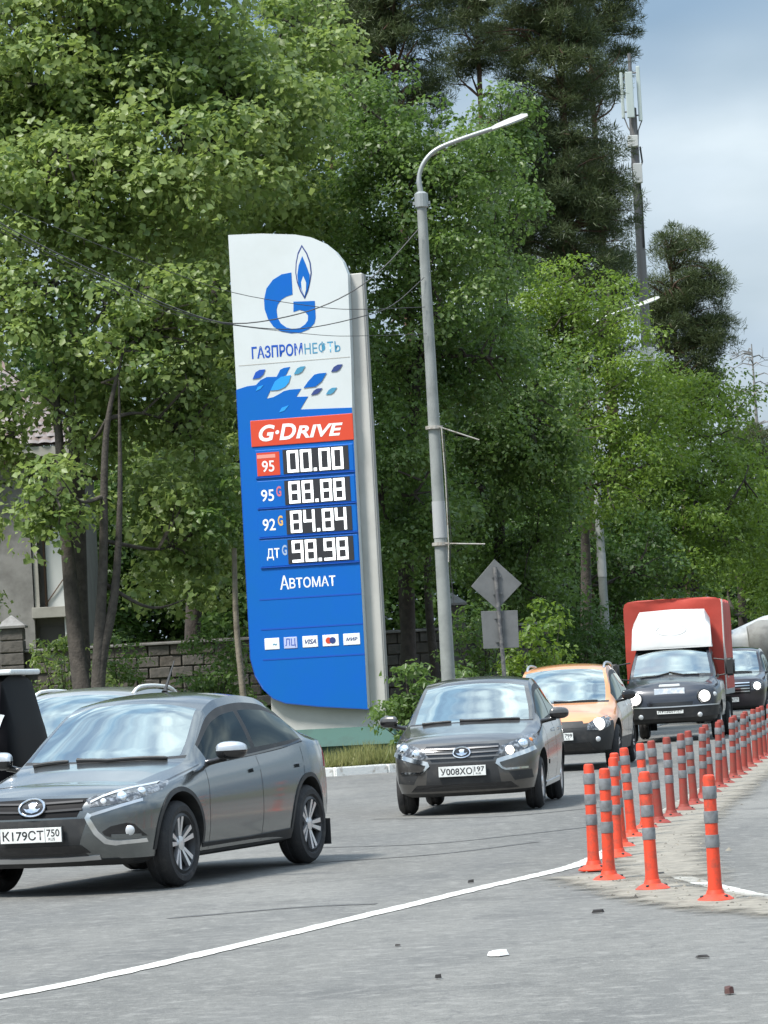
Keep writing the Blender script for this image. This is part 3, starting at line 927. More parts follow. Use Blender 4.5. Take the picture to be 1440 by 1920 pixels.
        put(txt, -w / 2 + .02, w / 2 - .15, -h * .33, h * .33)
        put(reg, w / 2 - .125, w / 2 - .015, -h * .12, h * .38)
        put('RUS', w / 2 - .11, w / 2 - .055, -h * .38, -h * .2, bold=.0)
        ln = MB(); ln.box(x - .0058, x - .003, y - (w / 2 - .14), y - (w / 2 - .137), z - h * .45, z + h * .45); ln.build('plate_divider', plate_ink, fr)
    def emblem(self, z, w, h):
        o = self.ring('emblem', 0, z, 'F', h / 2, .011, chrome, sx=w / h, off=.022)
        self.decal('emblem_field', [(w * .46 * math.cos(t), z + h * .44 * math.sin(t)) for t in np.linspace(0, 2 * math.pi, 20, endpoint=False)], 'F', .017, gloss_black, o, depth=.02, res=.03)
        b = [(.34, .02), (.22, -.20), (0, -.30), (-.22, -.20), (-.34, .02), (-.20, -.06), (-.12, .02), (-.16, .30), (.04, .34), (.16, .22), (.10, -.02), (.2, -.06)]
        self.decal('emblem_sail', [(p[0] * w, z + p[1] * h) for p in b], 'F', .021, chrome, o, depth=.02, res=.02)
Car.cache = {}
def mir(poly): return [(-a, b) for a, b in poly][::-1]
# ------------------------------------------------------------------ grey sedan
SEDAN = dict(x0=0.56, x1=4.0, nf=2.35, nr=2.5, wheel_r=0.332, track=1.53, axles=(0.87, 3.505), rim_f=0.70, wheel_w=0.215, arch_gap=0.05, arch_up=0.02, d6=0.055,
    marks=[1.36, 1.93, 1.40, 1.60, 2.42, 2.50, 3.36, 3.40, 1.32, 3.02, 3.70, 1.26],
    W=[(0.56, 0.845), (0.9, 0.878), (2.2, 0.882), (3.5, 0.87), (3.8, 0.835), (4.06, 0.78)], zb=[(0.56, 0.21), (1.2, 0.20), (3.2, 0.20), (4.06, 0.25)],
    zc=[(0.56, 0.70), (1.0, 0.76), (2.4, 0.82), (4.06, 0.88)],
    belt=[(0.56, 0.775), (0.9, 0.83), (1.36, 0.905), (2.0, 0.935), (3.0, 0.985), (3.6, 1.03), (4.06, 1.02)],
    yr=[(0.56, 0.62), (0.9, 0.66), (1.25, 0.715), (1.45, 0.70), (2.0, 0.60), (2.7, 0.58), (3.3, 0.575), (3.9, 0.63), (4.06, 0.64)],
    zr=[(0.56, 0.825), (0.9, 0.885), (1.25, 0.95), (1.40, 1.03), (1.65, 1.19), (1.93, 1.355), (2.2, 1.43), (2.6, 1.455), (3.0, 1.43), (3.4, 1.32), (3.8, 1.13), (4.06, 1.065)],
    zt=[(0.56, 0.85), (0.9, 0.93), (1.18, 0.985), (1.30, 1.07), (1.55, 1.25), (1.80, 1.415), (1.95, 1.468), (2.45, 1.512), (2.95, 1.485), (3.35, 1.37), (3.75, 1.17), (3.95, 1.115), (4.06, 1.10)],
    bow=[(0.56, 0.0), (0.9, 0.02), (1.36, 0.16), (1.93, 0.10), (2.4, 0.0), (3.1, -0.03), (3.7, -0.06), (4.06, 0.0)],
    front=[(0.13, 0.22), (0.07, 0.27), (0.0, 0.42), (0.005, 0.57), (0.035, 0.69), (0.125, 0.765)], rear=[(4.26, 0.30), (4.30, 0.34), (4.33, 0.45), (4.33, 0.64), (4.32, 0.86), (4.28, 1.06)],
    ws=(1.36, 1.93), rw=(3.02, 3.70), hood_end=1.32, doors=[(1.40, 2.46), (2.46, 3.40)], side=[(1.50, 2.42), (2.50, 3.50)], pillars=[(2.42, 2.50)])
sedan_paint = paint('graphite_grey_paint', (0.175, 0.188, 0.19), 0.92, 0.24)
c = Car('sedan', SEDAN, dict(paint=sedan_paint), (-2.82, 27.22, 0.006), 21.0,
        'dark silver-grey sedan with chrome boomerang bumper trims and ten-spoke alloy wheels', 'car')

SG = c
# front fittings
grille_black = pm('grille_black', (0.012, 0.012, 0.013), 0.6, spec=.15)
c.decal('grille', [(-.43, .735), (-.36, .60), (.36, .60), (.43, .735), (0, .745)], 'F', .004, grille_black, depth=.03)
for z_ in (.645, .700): c.strip('grille_bar', [(-.40, z_ + .01), (0, z_), (.40, z_ + .01)], 'F', .014, .016, pm('grille_bar_grey', (.06, .06, .062), .5, spec=.2), depth=.012)
c.emblem(.672, .215, .115)
c.decal('lower_grille', [(-.44, .585), (-.36, .36), (-.42, .30), (.42, .30), (.36, .36), (.44, .585)], 'F', .003, black_plastic)
c.decal('air_intake', [(-.38, .385), (-.44, .325), (.44, .325), (.38, .385)], 'F', .006, gloss_black)
c.strip('skid_plate', [(-.50, .285), (0, .28), (.50, .285)], 'F', .032, .012, satin)
c.decal('front_apron', [(-.62, .27), (-.74, .225), (.74, .225), (.62, .27)], 'F', .006, black_plastic)
for f in (lambda p: p, mir):
    h = c.decal('headlight', f([(.455, .665), (.415, .725), (.45, .742), (.60, .785), (.72, .815), (.79, .825), (.815, .80), (.815, .765), (.79, .725), (.74, .70), (.60, .675)]), 'F', .005, lens_dark, depth=.02, res=.025)
    s_ = 1 if f is not mir else -1
    c.strip('running_light', [(s_ * .455, .70), (s_ * .52, .735), (s_ * .60, .765), (s_ * .76, .812)] if s_ > 0 else [(s_ * .455, .70), (s_ * .52, .735), (s_ * .60, .765), (s_ * .76, .812)], 'F', .016, .012, clear_plastic, h)
    c.dome('lamp_bowl', s_ * .655, .735, 'F', .042, reflector, h); c.dome('lamp_bowl', s_ * .755, .765, 'F', .034, reflector, h); c.dome('lamp_bowl', s_ * .545, .705, 'F', .026, clear_plastic, h)
    c.strip('bumper_trim', [(s_ * .46, .615), (s_ * .44, .585), (s_ * .50, .47), (s_ * .56, .405), (s_ * .62, .39), (s_ * .79, .395)], 'F', lambda t: .038 if t < .7 else .03, .016, chrome)
    c.strip('bumper_edge', [(s_ * .44, .60), (s_ * .60, .645), (s_ * .78, .70)], 'F', .022, .008, satin)
    fr = c.decal('fog_recess', f([(.54, .475), (.60, .515), (.70, .535), (.745, .52), (.80, .425), (.62, .425), (.56, .445)]), 'F', .002, gloss_black)
    c.dome('fog_lamp', s_ * .715, .475, 'F', .040, clear_plastic, fr)
    c.strip('bumper_spoiler', [(s_ * .60, .44), (s_ * .70, .435), (s_ * .77, .43)], 'F', .03, .012, sedan_paint)
c.plate(.475, 'К179СТ', '750')
c.wipers([[(1.24, .58), (1.22, .40), (1.21, .26)], [(1.21, .18), (1.18, -.10), (1.24, -.44), (1.27, -.58)]], r=.015)
c.mirror(1.52, .93, satin, gloss_black, (0.13, 0.235, 0.145), ysplit=-0.01)
c.interior(1.52, 1.0, 2.35, 0.42, 1.2)
for side in 'NP':
    c.strip('door_seam', [(1.40, .26), (1.38, .60), (1.42, .90)], side, .007, .0012, gloss_black)
    c.strip('door_seam', [(2.46, .26), (2.46, .95)], side, .007, .0012, gloss_black)
    c.strip('door_seam', [(3.10, .28), (3.16, .50), (3.40, .72), (3.42, .99)], side, .007, .0012, gloss_black)
    c.strip('fender_seam', [(0.62, .795), (0.9, .845), (1.36, .925)], side, .006, .0012, gloss_black)
    for hx in (2.26, 3.24):
        c.strip('door_handle', [(hx, .835), (hx + .10, .845), (hx + .19, .85)], side, .03, .026, sedan_paint, depth=.0)
    c.strip('sill_trim', [(1.24, .275), (2.2, .27), (3.12, .285)], side, .075, .012, black_plastic)
    c.strip('window_trim', [(1.56, .935), (2.4, .965), (3.2, 1.01), (3.50, 1.045)], side, .016, .006, gloss_black)
    for ax in (0.87, 3.505):
        R_ = .40
        c.strip('arch_trim', [(ax + R_ * math.cos(t), .352 + R_ * math.sin(t)) for t in np.linspace(-.1, math.pi + .1, 26)], side, .036, .008, black_plastic, depth=.03)
    c.decal('tail_light', [(4.06, .80), (4.10, .98), (4.22, 1.0), (4.22, .82)], side, .004, red_lens)
an = MB(); h_, n_ = c.hit(2.55, 0, 'T'); an.tube([h_, h_ + Vector((.02, 0, .03)), h_ + Vector((.22, -.0, .26))], [.03, .014, .004], 8); an.build('antenna', black_plastic, c.root)
for s_ in (-.92, .70): mf = MB(); mf.box(3.84, 3.852, s_ * .97, s_ * .97 + .2, .14, .36); mf.build('mud_flap', black_plastic, c.root)
ms_ = MB(); v_, f_ = rounded((1.86, 0.02, 1.33), (.05, .22, .07), .02); ms_.add(v_, f_); ms_.build('rear_view_mirror', cabin_dark, c.root)

# ------------------------------------------------------------------ brown-grey hatchback
HATCH = dict(x0=0.52, x1=3.95, nf=2.5, nr=3.2, wheel_r=0.295, track=1.43, axles=(0.80, 3.276), rim='steel', rim_f=0.64, wheel_w=0.19, arch_gap=0.055, arch_up=0.03, d6=0.06,
    marks=[1.24, 1.86, 1.30, 1.40, 2.30, 2.38, 3.20, 3.24, 1.19, 3.35, 3.75],
    W=[(0.52, 0.80), (0.85, 0.842), (2.2, 0.850), (3.3, 0.845), (3.95, 0.80)], zb=[(0.52, 0.20), (1.2, 0.18), (3.2, 0.18), (3.95, 0.26)],
    zc=[(0.52, 0.72), (1.0, 0.78), (2.4, 0.82), (3.95, 0.86)], z4=0.60, z3=0.40,
    belt=[(0.52, 0.80), (0.9, 0.86), (1.30, 0.925), (2.0, 0.945), (3.0, 0.985), (3.6, 1.02), (3.95, 1.02)],
    yr=[(0.52, 0.62), (0.9, 0.66), (1.20, 0.70), (1.40, 0.685), (1.9, 0.60), (2.6, 0.575), (3.2, 0.57), (3.8, 0.60), (3.95, 0.61)],
    zr=[(0.52, 0.855), (0.9, 0.915), (1.20, 0.975), (1.35, 1.05), (1.60, 1.21), (1.86, 1.365), (2.1, 1.425), (2.5, 1.445), (3.0, 1.42), (3.4, 1.33), (3.8, 1.16), (3.95, 1.08)],
    zt=[(0.52, 0.885), (0.9, 0.96), (1.08, 0.995), (1.22, 1.08), (1.48, 1.25), (1.74, 1.41), (1.90, 1.462), (2.35, 1.50), (2.9, 1.475), (3.35, 1.37), (3.75, 1.19), (3.95, 1.10)],
    bow=[(0.52, 0.0), (0.85, 0.02), (1.24, 0.15), (1.86, 0.10), (2.3, 0.0), (3.95, 0.0)],
    front=[(0.12, 0.20), (0.05, 0.24), (0.0, 0.38), (0.01, 0.55), (0.04, 0.69), (0.13, 0.785)], rear=[(4.16, 0.30), (4.22, 0.34), (4.25, 0.45), (4.25, 0.64), (4.20, 0.88), (4.10, 1.06)],
    ws=(1.24, 1.86), rw=(3.20, 3.75), hood_end=1.19, doors=[(1.30, 2.34), (2.34, 3.24)], side=[(1.40, 2.30), (2.38, 3.24)], pillars=[(2.30, 2.38)])
hatch_paint = paint('brown_grey_paint', (0.125, 0.118, 0.109), 0.8, 0.30)
c = Car('hatchback', HATCH, dict(paint=hatch_paint), (0.70, 39.0, 0.006), 7.5,
        'brownish-grey hatchback with one lit headlight and bent chrome strips below its lamps', 'car')
c.decal('grille', [(-.40, .755), (-.42, .72), (-.34, .585), (.34, .585), (.42, .72), (.40, .755), (0, .762)], 'F', .004, gloss_black, depth=.03)
for z_ in (.625, .672, .718): c.strip('grille_bar', [(-.40, z_), (0, z_ - .005), (.40, z_)], 'F', .016, .016, brake_grey, depth=.012)
c.emblem(.668, .19, .105)
c.decal('lower_grille', [(-.38, .565), (-.42, .30), (.42, .30), (.38, .565)], 'F', .003, black_plastic)
c.decal('air_intake', [(-.52, .335), (-.60, .265), (.60, .265), (.52, .335)], 'F', .005, gloss_black)
for f in (lambda p: p, mir):
    s_ = 1 if f is not mir else -1
    h = c.decal('headlight', f([(.43, .725), (.38, .64), (.47, .615), (.60, .645), (.755, .695), (.78, .735), (.775, .80), (.74, .835), (.62, .79)]), 'F', .005, lens_dark, depth=.02, res=.025)
    c.dome('lamp_bowl', s_ * .66, .735, 'F', .058, reflector, h)
    c.dome('lamp_bowl', s_ * .52, .675, 'F', .050, lit_warm if s_ < 0 else reflector, h, bulge=.3)
    c.dome('indicator', s_ * .735, .77, 'F', .026, amber if s_ < 0 else clear_plastic, h)
    c.strip('bumper_trim', [(s_ * .775, .685), (s_ * .70, .655), (s_ * .56, .612), (s_ * .395, .57), (s_ * .385, .545), (s_ * .43, .49), (s_ * .47, .472), (s_ * .70, .478)], 'F', lambda t: .046 if t < .55 else .022, .014, chrome, depth=.012)
    c.decal('fog_recess', f([(.50, .445), (.74, .455), (.75, .36), (.56, .345)]), 'F', .002, black_plastic)
c.plate(.475, 'У008ХО', '197')
c.wipers([[(1.14, .55), (1.11, .36), (1.10, .22)], [(1.10, .12), (1.08, -.12), (1.14, -.44), (1.17, -.55)]], r=.015)
c.mirror(1.42, .95, hatch_paint, gloss_black, (0.12, 0.215, 0.135), ysplit=-0.01)
c.interior(1.42, 1.01, 2.2, 0.42, 1.2, half=.58)
for side in 'NP':
    for pts in ([(1.30, .24), (1.28, .6), (1.32, .91)], [(2.34, .24), (2.34, .95)], [(2.92, .26), (2.98, .5), (3.20, .72), (3.24, 1.0)]):
        c.strip('door_seam', pts, side, .008, .0012, gloss_black)
    c.strip('fender_seam', [(0.60, .81), (0.9, .86), (1.24, .93)], side, .006, .0012, gloss_black)
    for hx in (2.12, 3.02): c.strip('door_handle', [(hx, .84), (hx + .10, .85), (hx + .18, .85)], side, .03, .026, hatch_paint, depth=.0)
    c.strip('door_moulding', [(1.34, .50), (2.3, .50)], side, .05, .008, hatch_paint)
    c.strip('sill_trim', [(1.15, .255), (2.9, .265)], side, .05, .012, satin)
    c.decal('tail_light', [(3.88, .80), (3.96, 1.0), (4.10, 1.0), (4.10, .82)], side, .004, red_lens)

# ------------------------------------------------------------------ orange crossover
CROSS = dict(x0=0.52, x1=3.90, nf=2.3, nr=3.2, wheel_r=0.335, track=1.56, axles=(0.86, 3.53), rim_f=0.66, wheel_w=0.215, arch_gap=0.06, arch_up=0.03, clad=True, d6=0.07, bumper_k=4, nose_bulge=0.035,
    marks=[1.26, 1.86, 1.32, 1.42, 2.40, 2.46, 3.30, 3.34, 1.20, 3.4, 3.8],
    W=[(0.52, 0.84), (0.86, 0.895), (2.2, 0.905), (3.4, 0.90), (3.90, 0.87)], zb=[(0.52, 0.24), (1.2, 0.22), (3.2, 0.22), (3.9, 0.30)],
    zc=[(0.52, 0.73), (1.0, 0.80), (2.4, 0.88), (3.9, 0.94)], z4=0.64, z3=0.46,
    belt=[(0.52, 0.79), (0.9, 0.86), (1.30, 0.955), (2.0, 1.0), (3.0, 1.07), (3.9, 1.10)],
    yr=[(0.52, 0.62), (0.9, 0.67), (1.20, 0.72), (1.40, 0.715), (1.9, 0.64), (2.6, 0.62), (3.4, 0.60), (3.9, 0.60)],
    zr=[(0.52, 0.86), (0.9, 0.93), (1.20, 1.0), (1.36, 1.10), (1.60, 1.33), (1.86, 1.49), (2.1, 1.545), (2.6, 1.565), (3.4, 1.535), (3.9, 1.45)],
    zt=[(0.52, 0.90), (0.9, 0.98), (1.08, 1.02), (1.22, 1.13), (1.48, 1.365), (1.74, 1.53), (1.90, 1.585), (2.4, 1.62), (3.4, 1.60), (3.9, 1.52)],
    bow=[(0.52, 0.0), (0.86, 0.02), (1.26, 0.15), (1.86, 0.10), (2.3, 0.0), (3.9, 0.0)],
    front=[(0.14, 0.25), (0.07, 0.30), (0.0, 0.42), (0.0, 0.58), (0.05, 0.70), (0.15, 0.79)], rear=[(4.20, 0.35), (4.24, 0.40), (4.28, 0.5), (4.28, 0.70), (4.25, 0.95), (4.20, 1.10)],
    ws=(1.26, 1.86), rw=(8, 9), hood_end=1.20, doors=[(1.32, 2.43), (2.43, 3.34)], side=[(1.42, 2.40), (2.46, 3.34)], pillars=[(2.40, 2.46)])
orange_paint = paint('orange_paint', (0.66, 0.30, 0.125), 0.15, 0.35)
tan_paint = paint('beige_paint', (0.36, 0.30, 0.23), 0.5, 0.35)
def roof_rails(c, x0, x1, y, mat, rise=.055):
    for sgn in (-1, 1):
        path = []
        for k in range(13):
            t = k / 12; h, _ = c.hit(x0 + (x1 - x0) * t, sgn * y, 'T')
            path.append(h + Vector((0, 0, rise * min(1, 8 * t, 8 * (1 - t)) - .01)))
        m = MB(); m.tube(path, .02, 8); m.build('roof_rail', mat, c.root, smooth=60)
c = Car('crossover', CROSS, dict(paint=orange_paint, door=tan_paint), (2.40, 53.6, 0.006), 8.5,
        'orange crossover with dark bumper and glaring headlights behind the brownish-grey hatchback', 'car')
c.decal('grille', [(-.40, .74), (-.44, .64), (.44, .64), (.40, .74)], 'F', .004, black_plastic, depth=.03)
c.decal('lower_grille', [(-.50, .42), (-.56, .30), (.56, .30), (.50, .42)], 'F', .004, gloss_black)
for f in (lambda p: p, mir):
    s_ = 1 if f is not mir else -1
    h = c.decal('headlight', f([(.46, .60), (.48, .70), (.60, .77), (.74, .80), (.80, .76), (.80, .66), (.70, .60)]), 'F', .006, lens_dark, depth=.02)
    c.dome('lamp_bowl', s_ * .64, .685, 'F', .095, lit_bowl, h, bulge=.15); c.dome('lamp_core', s_ * .64, .685, 'F', .066, lit_lamp, h, bulge=.5, off=.008)
    c.dome('fog_lamp', s_ * .62, .46, 'F', .04, clear_plastic)
c.plate(.52, 'М456ОР', '799')
c.wipers([[(1.16, .55), (1.12, .36), (1.11, .22)], [(1.11, .12), (1.09, -.12), (1.15, -.44), (1.18, -.55)]])
c.mirror(1.44, 1.0, gloss_black, gloss_black, (0.12, 0.21, 0.15))
c.interior(1.44, 1.10, 2.25, 0.5, 1.3)
roof_rails(c, 1.95, 3.5, .60, satin)
for side in 'NP':
    for pts in ([(1.32, .3), (1.30, .6), (1.34, .98)], [(2.43, .28), (2.43, 1.0)]): c.strip('door_seam', pts, side, .008, .0012, gloss_black)
    for hx in (2.2, 3.1): c.strip('door_handle', [(hx, .93), (hx + .18, .94)], side, .03, .026, chrome, depth=0)

# ------------------------------------------------------------------ silver crossover hidden behind the sedan
silver_paint = paint('silver_beige_paint', (0.40, 0.40, 0.38), 0.7, 0.30)
S2 = dict(CROSS); S2['bumper_k'] = 1
c = Car('crossover', S2, dict(paint=silver_paint), (-4.02, 38.6, 0.006), 14.0, 'silver crossover with pale roof rails hidden behind the dark silver-grey sedan', 'car')
roof_rails(c, 1.95, 3.6, .60, plate_white, rise=.05)
c.mirror(1.44, 1.05, silver_paint, gloss_black, (0.12, 0.21, 0.15))
c.interior(1.44, 1.10, 2.25, 0.5, 1.3)
c.decal('grille', [(-.40, .74), (-.44, .56), (.44, .56), (.40, .74)], 'F', .004, gloss_black)
for f in (lambda p: p, mir): c.decal('headlight', f([(.46, .60), (.48, .70), (.60, .77), (.74, .80), (.80, .76), (.80, .66), (.70, .60)]), 'F', .006, lens_dark)
c.plate(.5, 'Т218ЕК', '77')

# ------------------------------------------------------------------ big dark SUVs
SUV = dict(x0=0.50, x1=4.60, nf=3.2, nr=4.5, wheel_r=0.38, track=1.62, axles=(0.90, 3.75), rim_f=0.66, wheel_w=0.25, arch_gap=0.06, arch_up=0.04, clad=True, d6=0.07, nose_bulge=0.02,
    marks=[1.45, 1.98, 1.50, 1.62, 2.55, 2.62, 3.55, 3.66, 1.40, 4.56],
    W=[(0.50, 0.92), (0.9, 0.955), (2.2, 0.965), (3.6, 0.96), (4.45, 0.93)], zb=[(0.50, 0.32), (1.2, 0.28), (3.4, 0.28), (4.45, 0.40)],
    zc=[(0.50, 0.98), (1.0, 1.0), (2.4, 1.04), (4.45, 1.06)], z4=0.80, z3=0.54,
    belt=[(0.50, 1.06), (0.9, 1.11), (1.45, 1.16), (2.0, 1.18), (3.0, 1.20), (4.45, 1.22)],
    yr=[(0.50, 0.68), (0.9, 0.73), (1.40, 0.79), (1.55, 0.78), (2.0, 0.70), (2.8, 0.69), (4.0, 0.68), (4.45, 0.68)],
    zr=[(0.50, 1.13), (0.9, 1.17), (1.40, 1.22), (1.55, 1.32), (1.78, 1.55), (1.98, 1.74), (2.2, 1.80), (2.8, 1.83), (4.0, 1.80), (4.60, 1.70)],
    zt=[(0.50, 1.16), (0.9, 1.20), (1.30, 1.24), (1.42, 1.33), (1.66, 1.57), (1.88, 1.79), (2.02, 1.85), (2.6, 1.90), (4.0, 1.87), (4.60, 1.78)],
    bow=[(0.50, 0.0), (0.9, 0.02), (1.45, 0.14), (1.98, 0.09), (2.4, 0.0), (4.45, 0.0)],
    front=[(0.10, 0.34), (0.04, 0.40), (0.0, 0.56), (0.0, 0.78), (0.02, 0.96), (0.09, 1.07)], rear=[(4.72, 0.42), (4.74, 0.46), (4.76, 0.6), (4.76, 0.85), (4.74, 1.06), (4.72, 1.22)],
    ws=(1.45, 1.98), rw=(8, 9), hood_end=1.40, doors=[(1.50, 2.58), (2.58, 3.60)], side=[(1.62, 2.55), (2.62, 3.55), (3.66, 4.56)], pillars=[(2.55, 2.62), (3.55, 3.66)])
suv_black = paint('unused_paint', (0.006, 0.006, 0.007), 0.0, 0.3, dust=.005)
suv_black = pm('black_paint', (0.004, 0.004, 0.005), 0.45, spec=.03)
suv_plum = paint('dark_plum_paint', (0.030, 0.022, 0.026), 0.3, 0.28, dust=.03)
c = Car('suv', SUV, dict(paint=suv_black), (-8.38, 36.6, 0.006), 97.0, 'black suv seen from behind its silver window trim, crossing behind the dark silver-grey sedan', 'car')
roof_rails(c, 2.1, 4.4, .66, plate_white, rise=.09)
for side in 'NP':
    c.strip('window_trim', [(1.70, 1.19), (3.6, 1.225), (4.58, 1.25), (4.62, 1.38)], side, .035, .008, plate_white)
    c.strip('shoulder_line', [(1.3, 1.03), (4.4, 1.07)], side, .03, .012, satin)
    for pts in ([(1.50, .4), (1.52, 1.14)], [(2.58, .38), (2.58, 1.16)], [(3.60, .8), (3.62, 1.18)]): c.strip('door_seam', pts, side, .01, .0015, cabin_dark)
    for hx in (2.32, 3.34): c.strip('door_handle', [(hx, 1.04), (hx + .2, 1.05)], side, .035, .03, chrome, depth=0)
sp_ = MB(); sp_.box(4.46, 4.70, -.66, .66, 1.775, 1.83); sp_.build('spoiler', plate_white, c.root, bevel=.02)
c.mirror(1.62, 1.2, suv_black, gloss_black, (0.12, 0.24, 0.2))
c = Car('suv', SUV, dict(paint=suv_plum), (8.40, 89.5, 0.006), 9.0, 'dark plum suv with lit headlight between the red-tarp truck and the concrete mixer', 'car')
c.decal('grille', [(-.55, 1.0), (-.55, .70), (.55, .70), (.55, 1.0)], 'F', .004, gloss_black)
for z_ in (.76, .83, .90, .97): c.strip('grille_bar', [(-.54, z_), (.54, z_)], 'F', .022, .02, chrome)
for f in (lambda p: p, mir):
    s_ = 1 if f is not mir else -1
    h = c.decal('headlight', f([(.58, .78), (.58, .98), (.80, 1.02), (.86, .96), (.86, .80)]), 'F', .006, lens_dark)
    c.dome('lamp_bowl', s_ * .72, .88, 'F', .10, lit_bowl, h, bulge=.15); c.dome('lamp_core', s_ * .72, .88, 'F', .085, lit_lamp, h, bulge=.4, off=.008)
c.plate(.56, 'О732КН', '777')
c.mirror(1.62, 1.2, suv_plum, gloss_black, (0.12, 0.24, 0.2)); c.interior(1.7, 1.26, 2.6, .7, 1.5)
c.wipers([[(1.34, .6), (1.33, .1)], [(1.33, 0), (1.35, -.55)]])

# ------------------------------------------------------------------ delivery truck
CAB = dict(x0=0.45, x1=2.05, nf=3.0, nr=9.0, wheel_r=0.35, track=1.70, axles=(0.92,), rim='steel', rim_f=0.60, wheel_w=0.20, arch_gap=0.06, arch_up=0.03, d6=0.10, bumper_k=2, nose_bulge=0.05,
    marks=[1.02, 1.48, 1.08, 1.20, 1.92, 0.97],
    W=[(0.45, 0.93), (0.9, 0.975), (2.05, 0.985)], zb=[(0.45, 0.36), (2.05, 0.42)], zc=[(0.45, 1.02), (1.0, 1.10), (2.05, 1.14)], z4=0.84, z3=0.60,
    belt=[(0.45, 1.10), (0.8, 1.16), (1.05, 1.20), (2.05, 1.22)],
    yr=[(0.45, 0.66), (0.8, 0.78), (1.0, 0.83), (1.48, 0.74), (2.05, 0.72)],
    zr=[(0.45, 1.14), (0.8, 1.22), (0.98, 1.28), (1.15, 1.47), (1.48, 1.79), (1.7, 1.86), (2.05, 1.89)],
    zt=[(0.45, 1.18), (0.80, 1.27), (0.92, 1.33), (1.10, 1.52), (1.38, 1.81), (1.52, 1.90), (1.8, 1.95), (2.05, 1.96)],
    bow=[(0.45, 0.0), (0.8, 0.02), (1.02, 0.10), (1.48, 0.08), (1.9, 0.0), (2.05, 0)],
    front=[(0.10, 0.40), (0.06, 0.46), (0.0, 0.62), (0.02, 0.82), (0.07, 0.98), (0.16, 1.09)], rear=[(2.10, 0.44), (2.10, 0.48), (2.10, 0.6), (2.10, 0.85), (2.10, 1.12), (2.10, 1.22)],
    ws=(1.02, 1.48), rw=(8, 9), hood_end=0.97, doors=[(1.08, 1.95)], side=[(1.20, 1.92)], pillars=[])
cab_paint = paint('dark_navy_paint', (0.020, 0.024, 0.034), 0.2, 0.35, dust=.04)
c = Car('delivery_truck', CAB, dict(paint=cab_paint), (5.43, 70.3, 0.006), 8.7, 'light truck with dark cab, white roof fairing and red tarpaulin box', 'truck')
TR = c.root
c.decal('grille', [(-.46, .78), (-.44, .66), (.44, .66), (.46, .78)], 'F', .004, gloss_black)
c.strip('bumper', [(-.92, .60), (-.5, .585), (0, .58), (.5, .585), (.92, .60)], 'F', .19, .05, black_plastic, depth=.05)
c.strip('bumper_trim', [(-.90, .70), (-.5, .69), (0, .685), (.5, .69), (.90, .70)], 'F', .02, .055, satin)
for s_ in (-1, 1):
    h = c.ring('headlight', s_ * .68, .87, 'F', .125, .02, gloss_black)
    c.dome('lamp_bowl', s_ * .68, .87, 'F', .12, lit_bowl, h, bulge=.12); c.dome('lamp_core', s_ * .68, .87, 'F', .088, lit_lamp, h, bulge=.4, off=.008)
    c.dome('fog_lamp', s_ * .58, .52, 'F', .05, clear_plastic, off=.05)
    c.dome('indicator', s_ * .88, .90, 'F', .045, clear_plastic)
blue_plate = pm('pale_blue_plate', (0.55, 0.62, 0.70), 0.4, vary=(12, (.8, .82, .84), .45, .6))
c.plate(.61, 'А915ВМ', '50')
b_ = MB(); h_, n_ = c.hit(0, 1.0, 'F'); b_.cbox(h_ + Vector((-.02, 0, 0)), (.012, .60, .12)); bl = b_.build('name_board', blue_plate, TR)
b_ = MB(); h_, n_ = c.hit(0, 1.11, 'F'); b_.add(*rounded(h_ + Vector((-.01, 0, 0)), (.03, .42, .06), .012)); b_.build('hood_badge', plate_white, TR)
c.wipers([[(.90, .62), (.88, .3), (.95, .05)], [(.92, -.55), (.88, -.25), (.97, .05)]], r=.016)
c.interior(1.22, 1.28, 1.72, .62, 1.4, half=.7)
for sgn in (-1, 1):
    m = MB(); m.add(*rounded((1.18, sgn * 1.16, 1.42), (.10, .20, .36), .04)); o = m.build('mirror', black_plastic, TR, smooth=50)
    m = MB(); m.tube([(1.22, sgn * .86, 1.25), (1.18, sgn * 1.10, 1.28)], .015); m.tube([(1.24, sgn * .84, 1.6), (1.18, sgn * 1.10, 1.56)], .015); m.build('mirror_arm', black_plastic, o)
white_grp = pm('white_fairing', (0.60, 0.61, 0.60), 0.35, vary=(2.5, (0.50, 0.51, 0.50), 0.5, 0.8))
fa = MB()
secs = [(1.40, 1.845, 0.82, 1.88), (1.48, 1.85, .82, 2.14), (1.58, 1.86, .81, 2.40), (1.75, 1.86, .79, 2.56), (2.05, 1.86, .78, 2.62)]
vs = []; fs = []
for x, zb_, w, zt_ in secs:
    vs += [(x, w, zb_), (x + .0, w - .02, zb_ + (zt_ - zb_) * .75), (x + .01, w - .12, zt_), (x - .01, 0, zt_ + .025), (x + .01, -w + .12, zt_), (x, -w + .02, zb_ + (zt_ - zb_) * .75), (x, -w, zb_)]
for i in range(len(secs) - 1):
    for k in range(6): fs.append((i * 7 + k, i * 7 + k + 1, i * 7 + 8 + k, i * 7 + 7 + k))
fs += [tuple(range(7)), tuple(range(28, 35))[::-1]]
fa.add(vs, fs); fo_ = fa.build('roof_fairing', white_grp, TR, smooth=35)
rg = MB(); path = [(1.585 + .0, .30 * math.cos(t), 2.22 + .11 * math.sin(t)) for t in np.linspace(0, 2 * math.pi, 25)]
rg.tube([(1.505 - (2.22 - p[2]) * .385, p[1], p[2]) for p in path], .012, 6, cap=False); rg.build('fairing_emboss', white_grp, fo_, smooth=60)
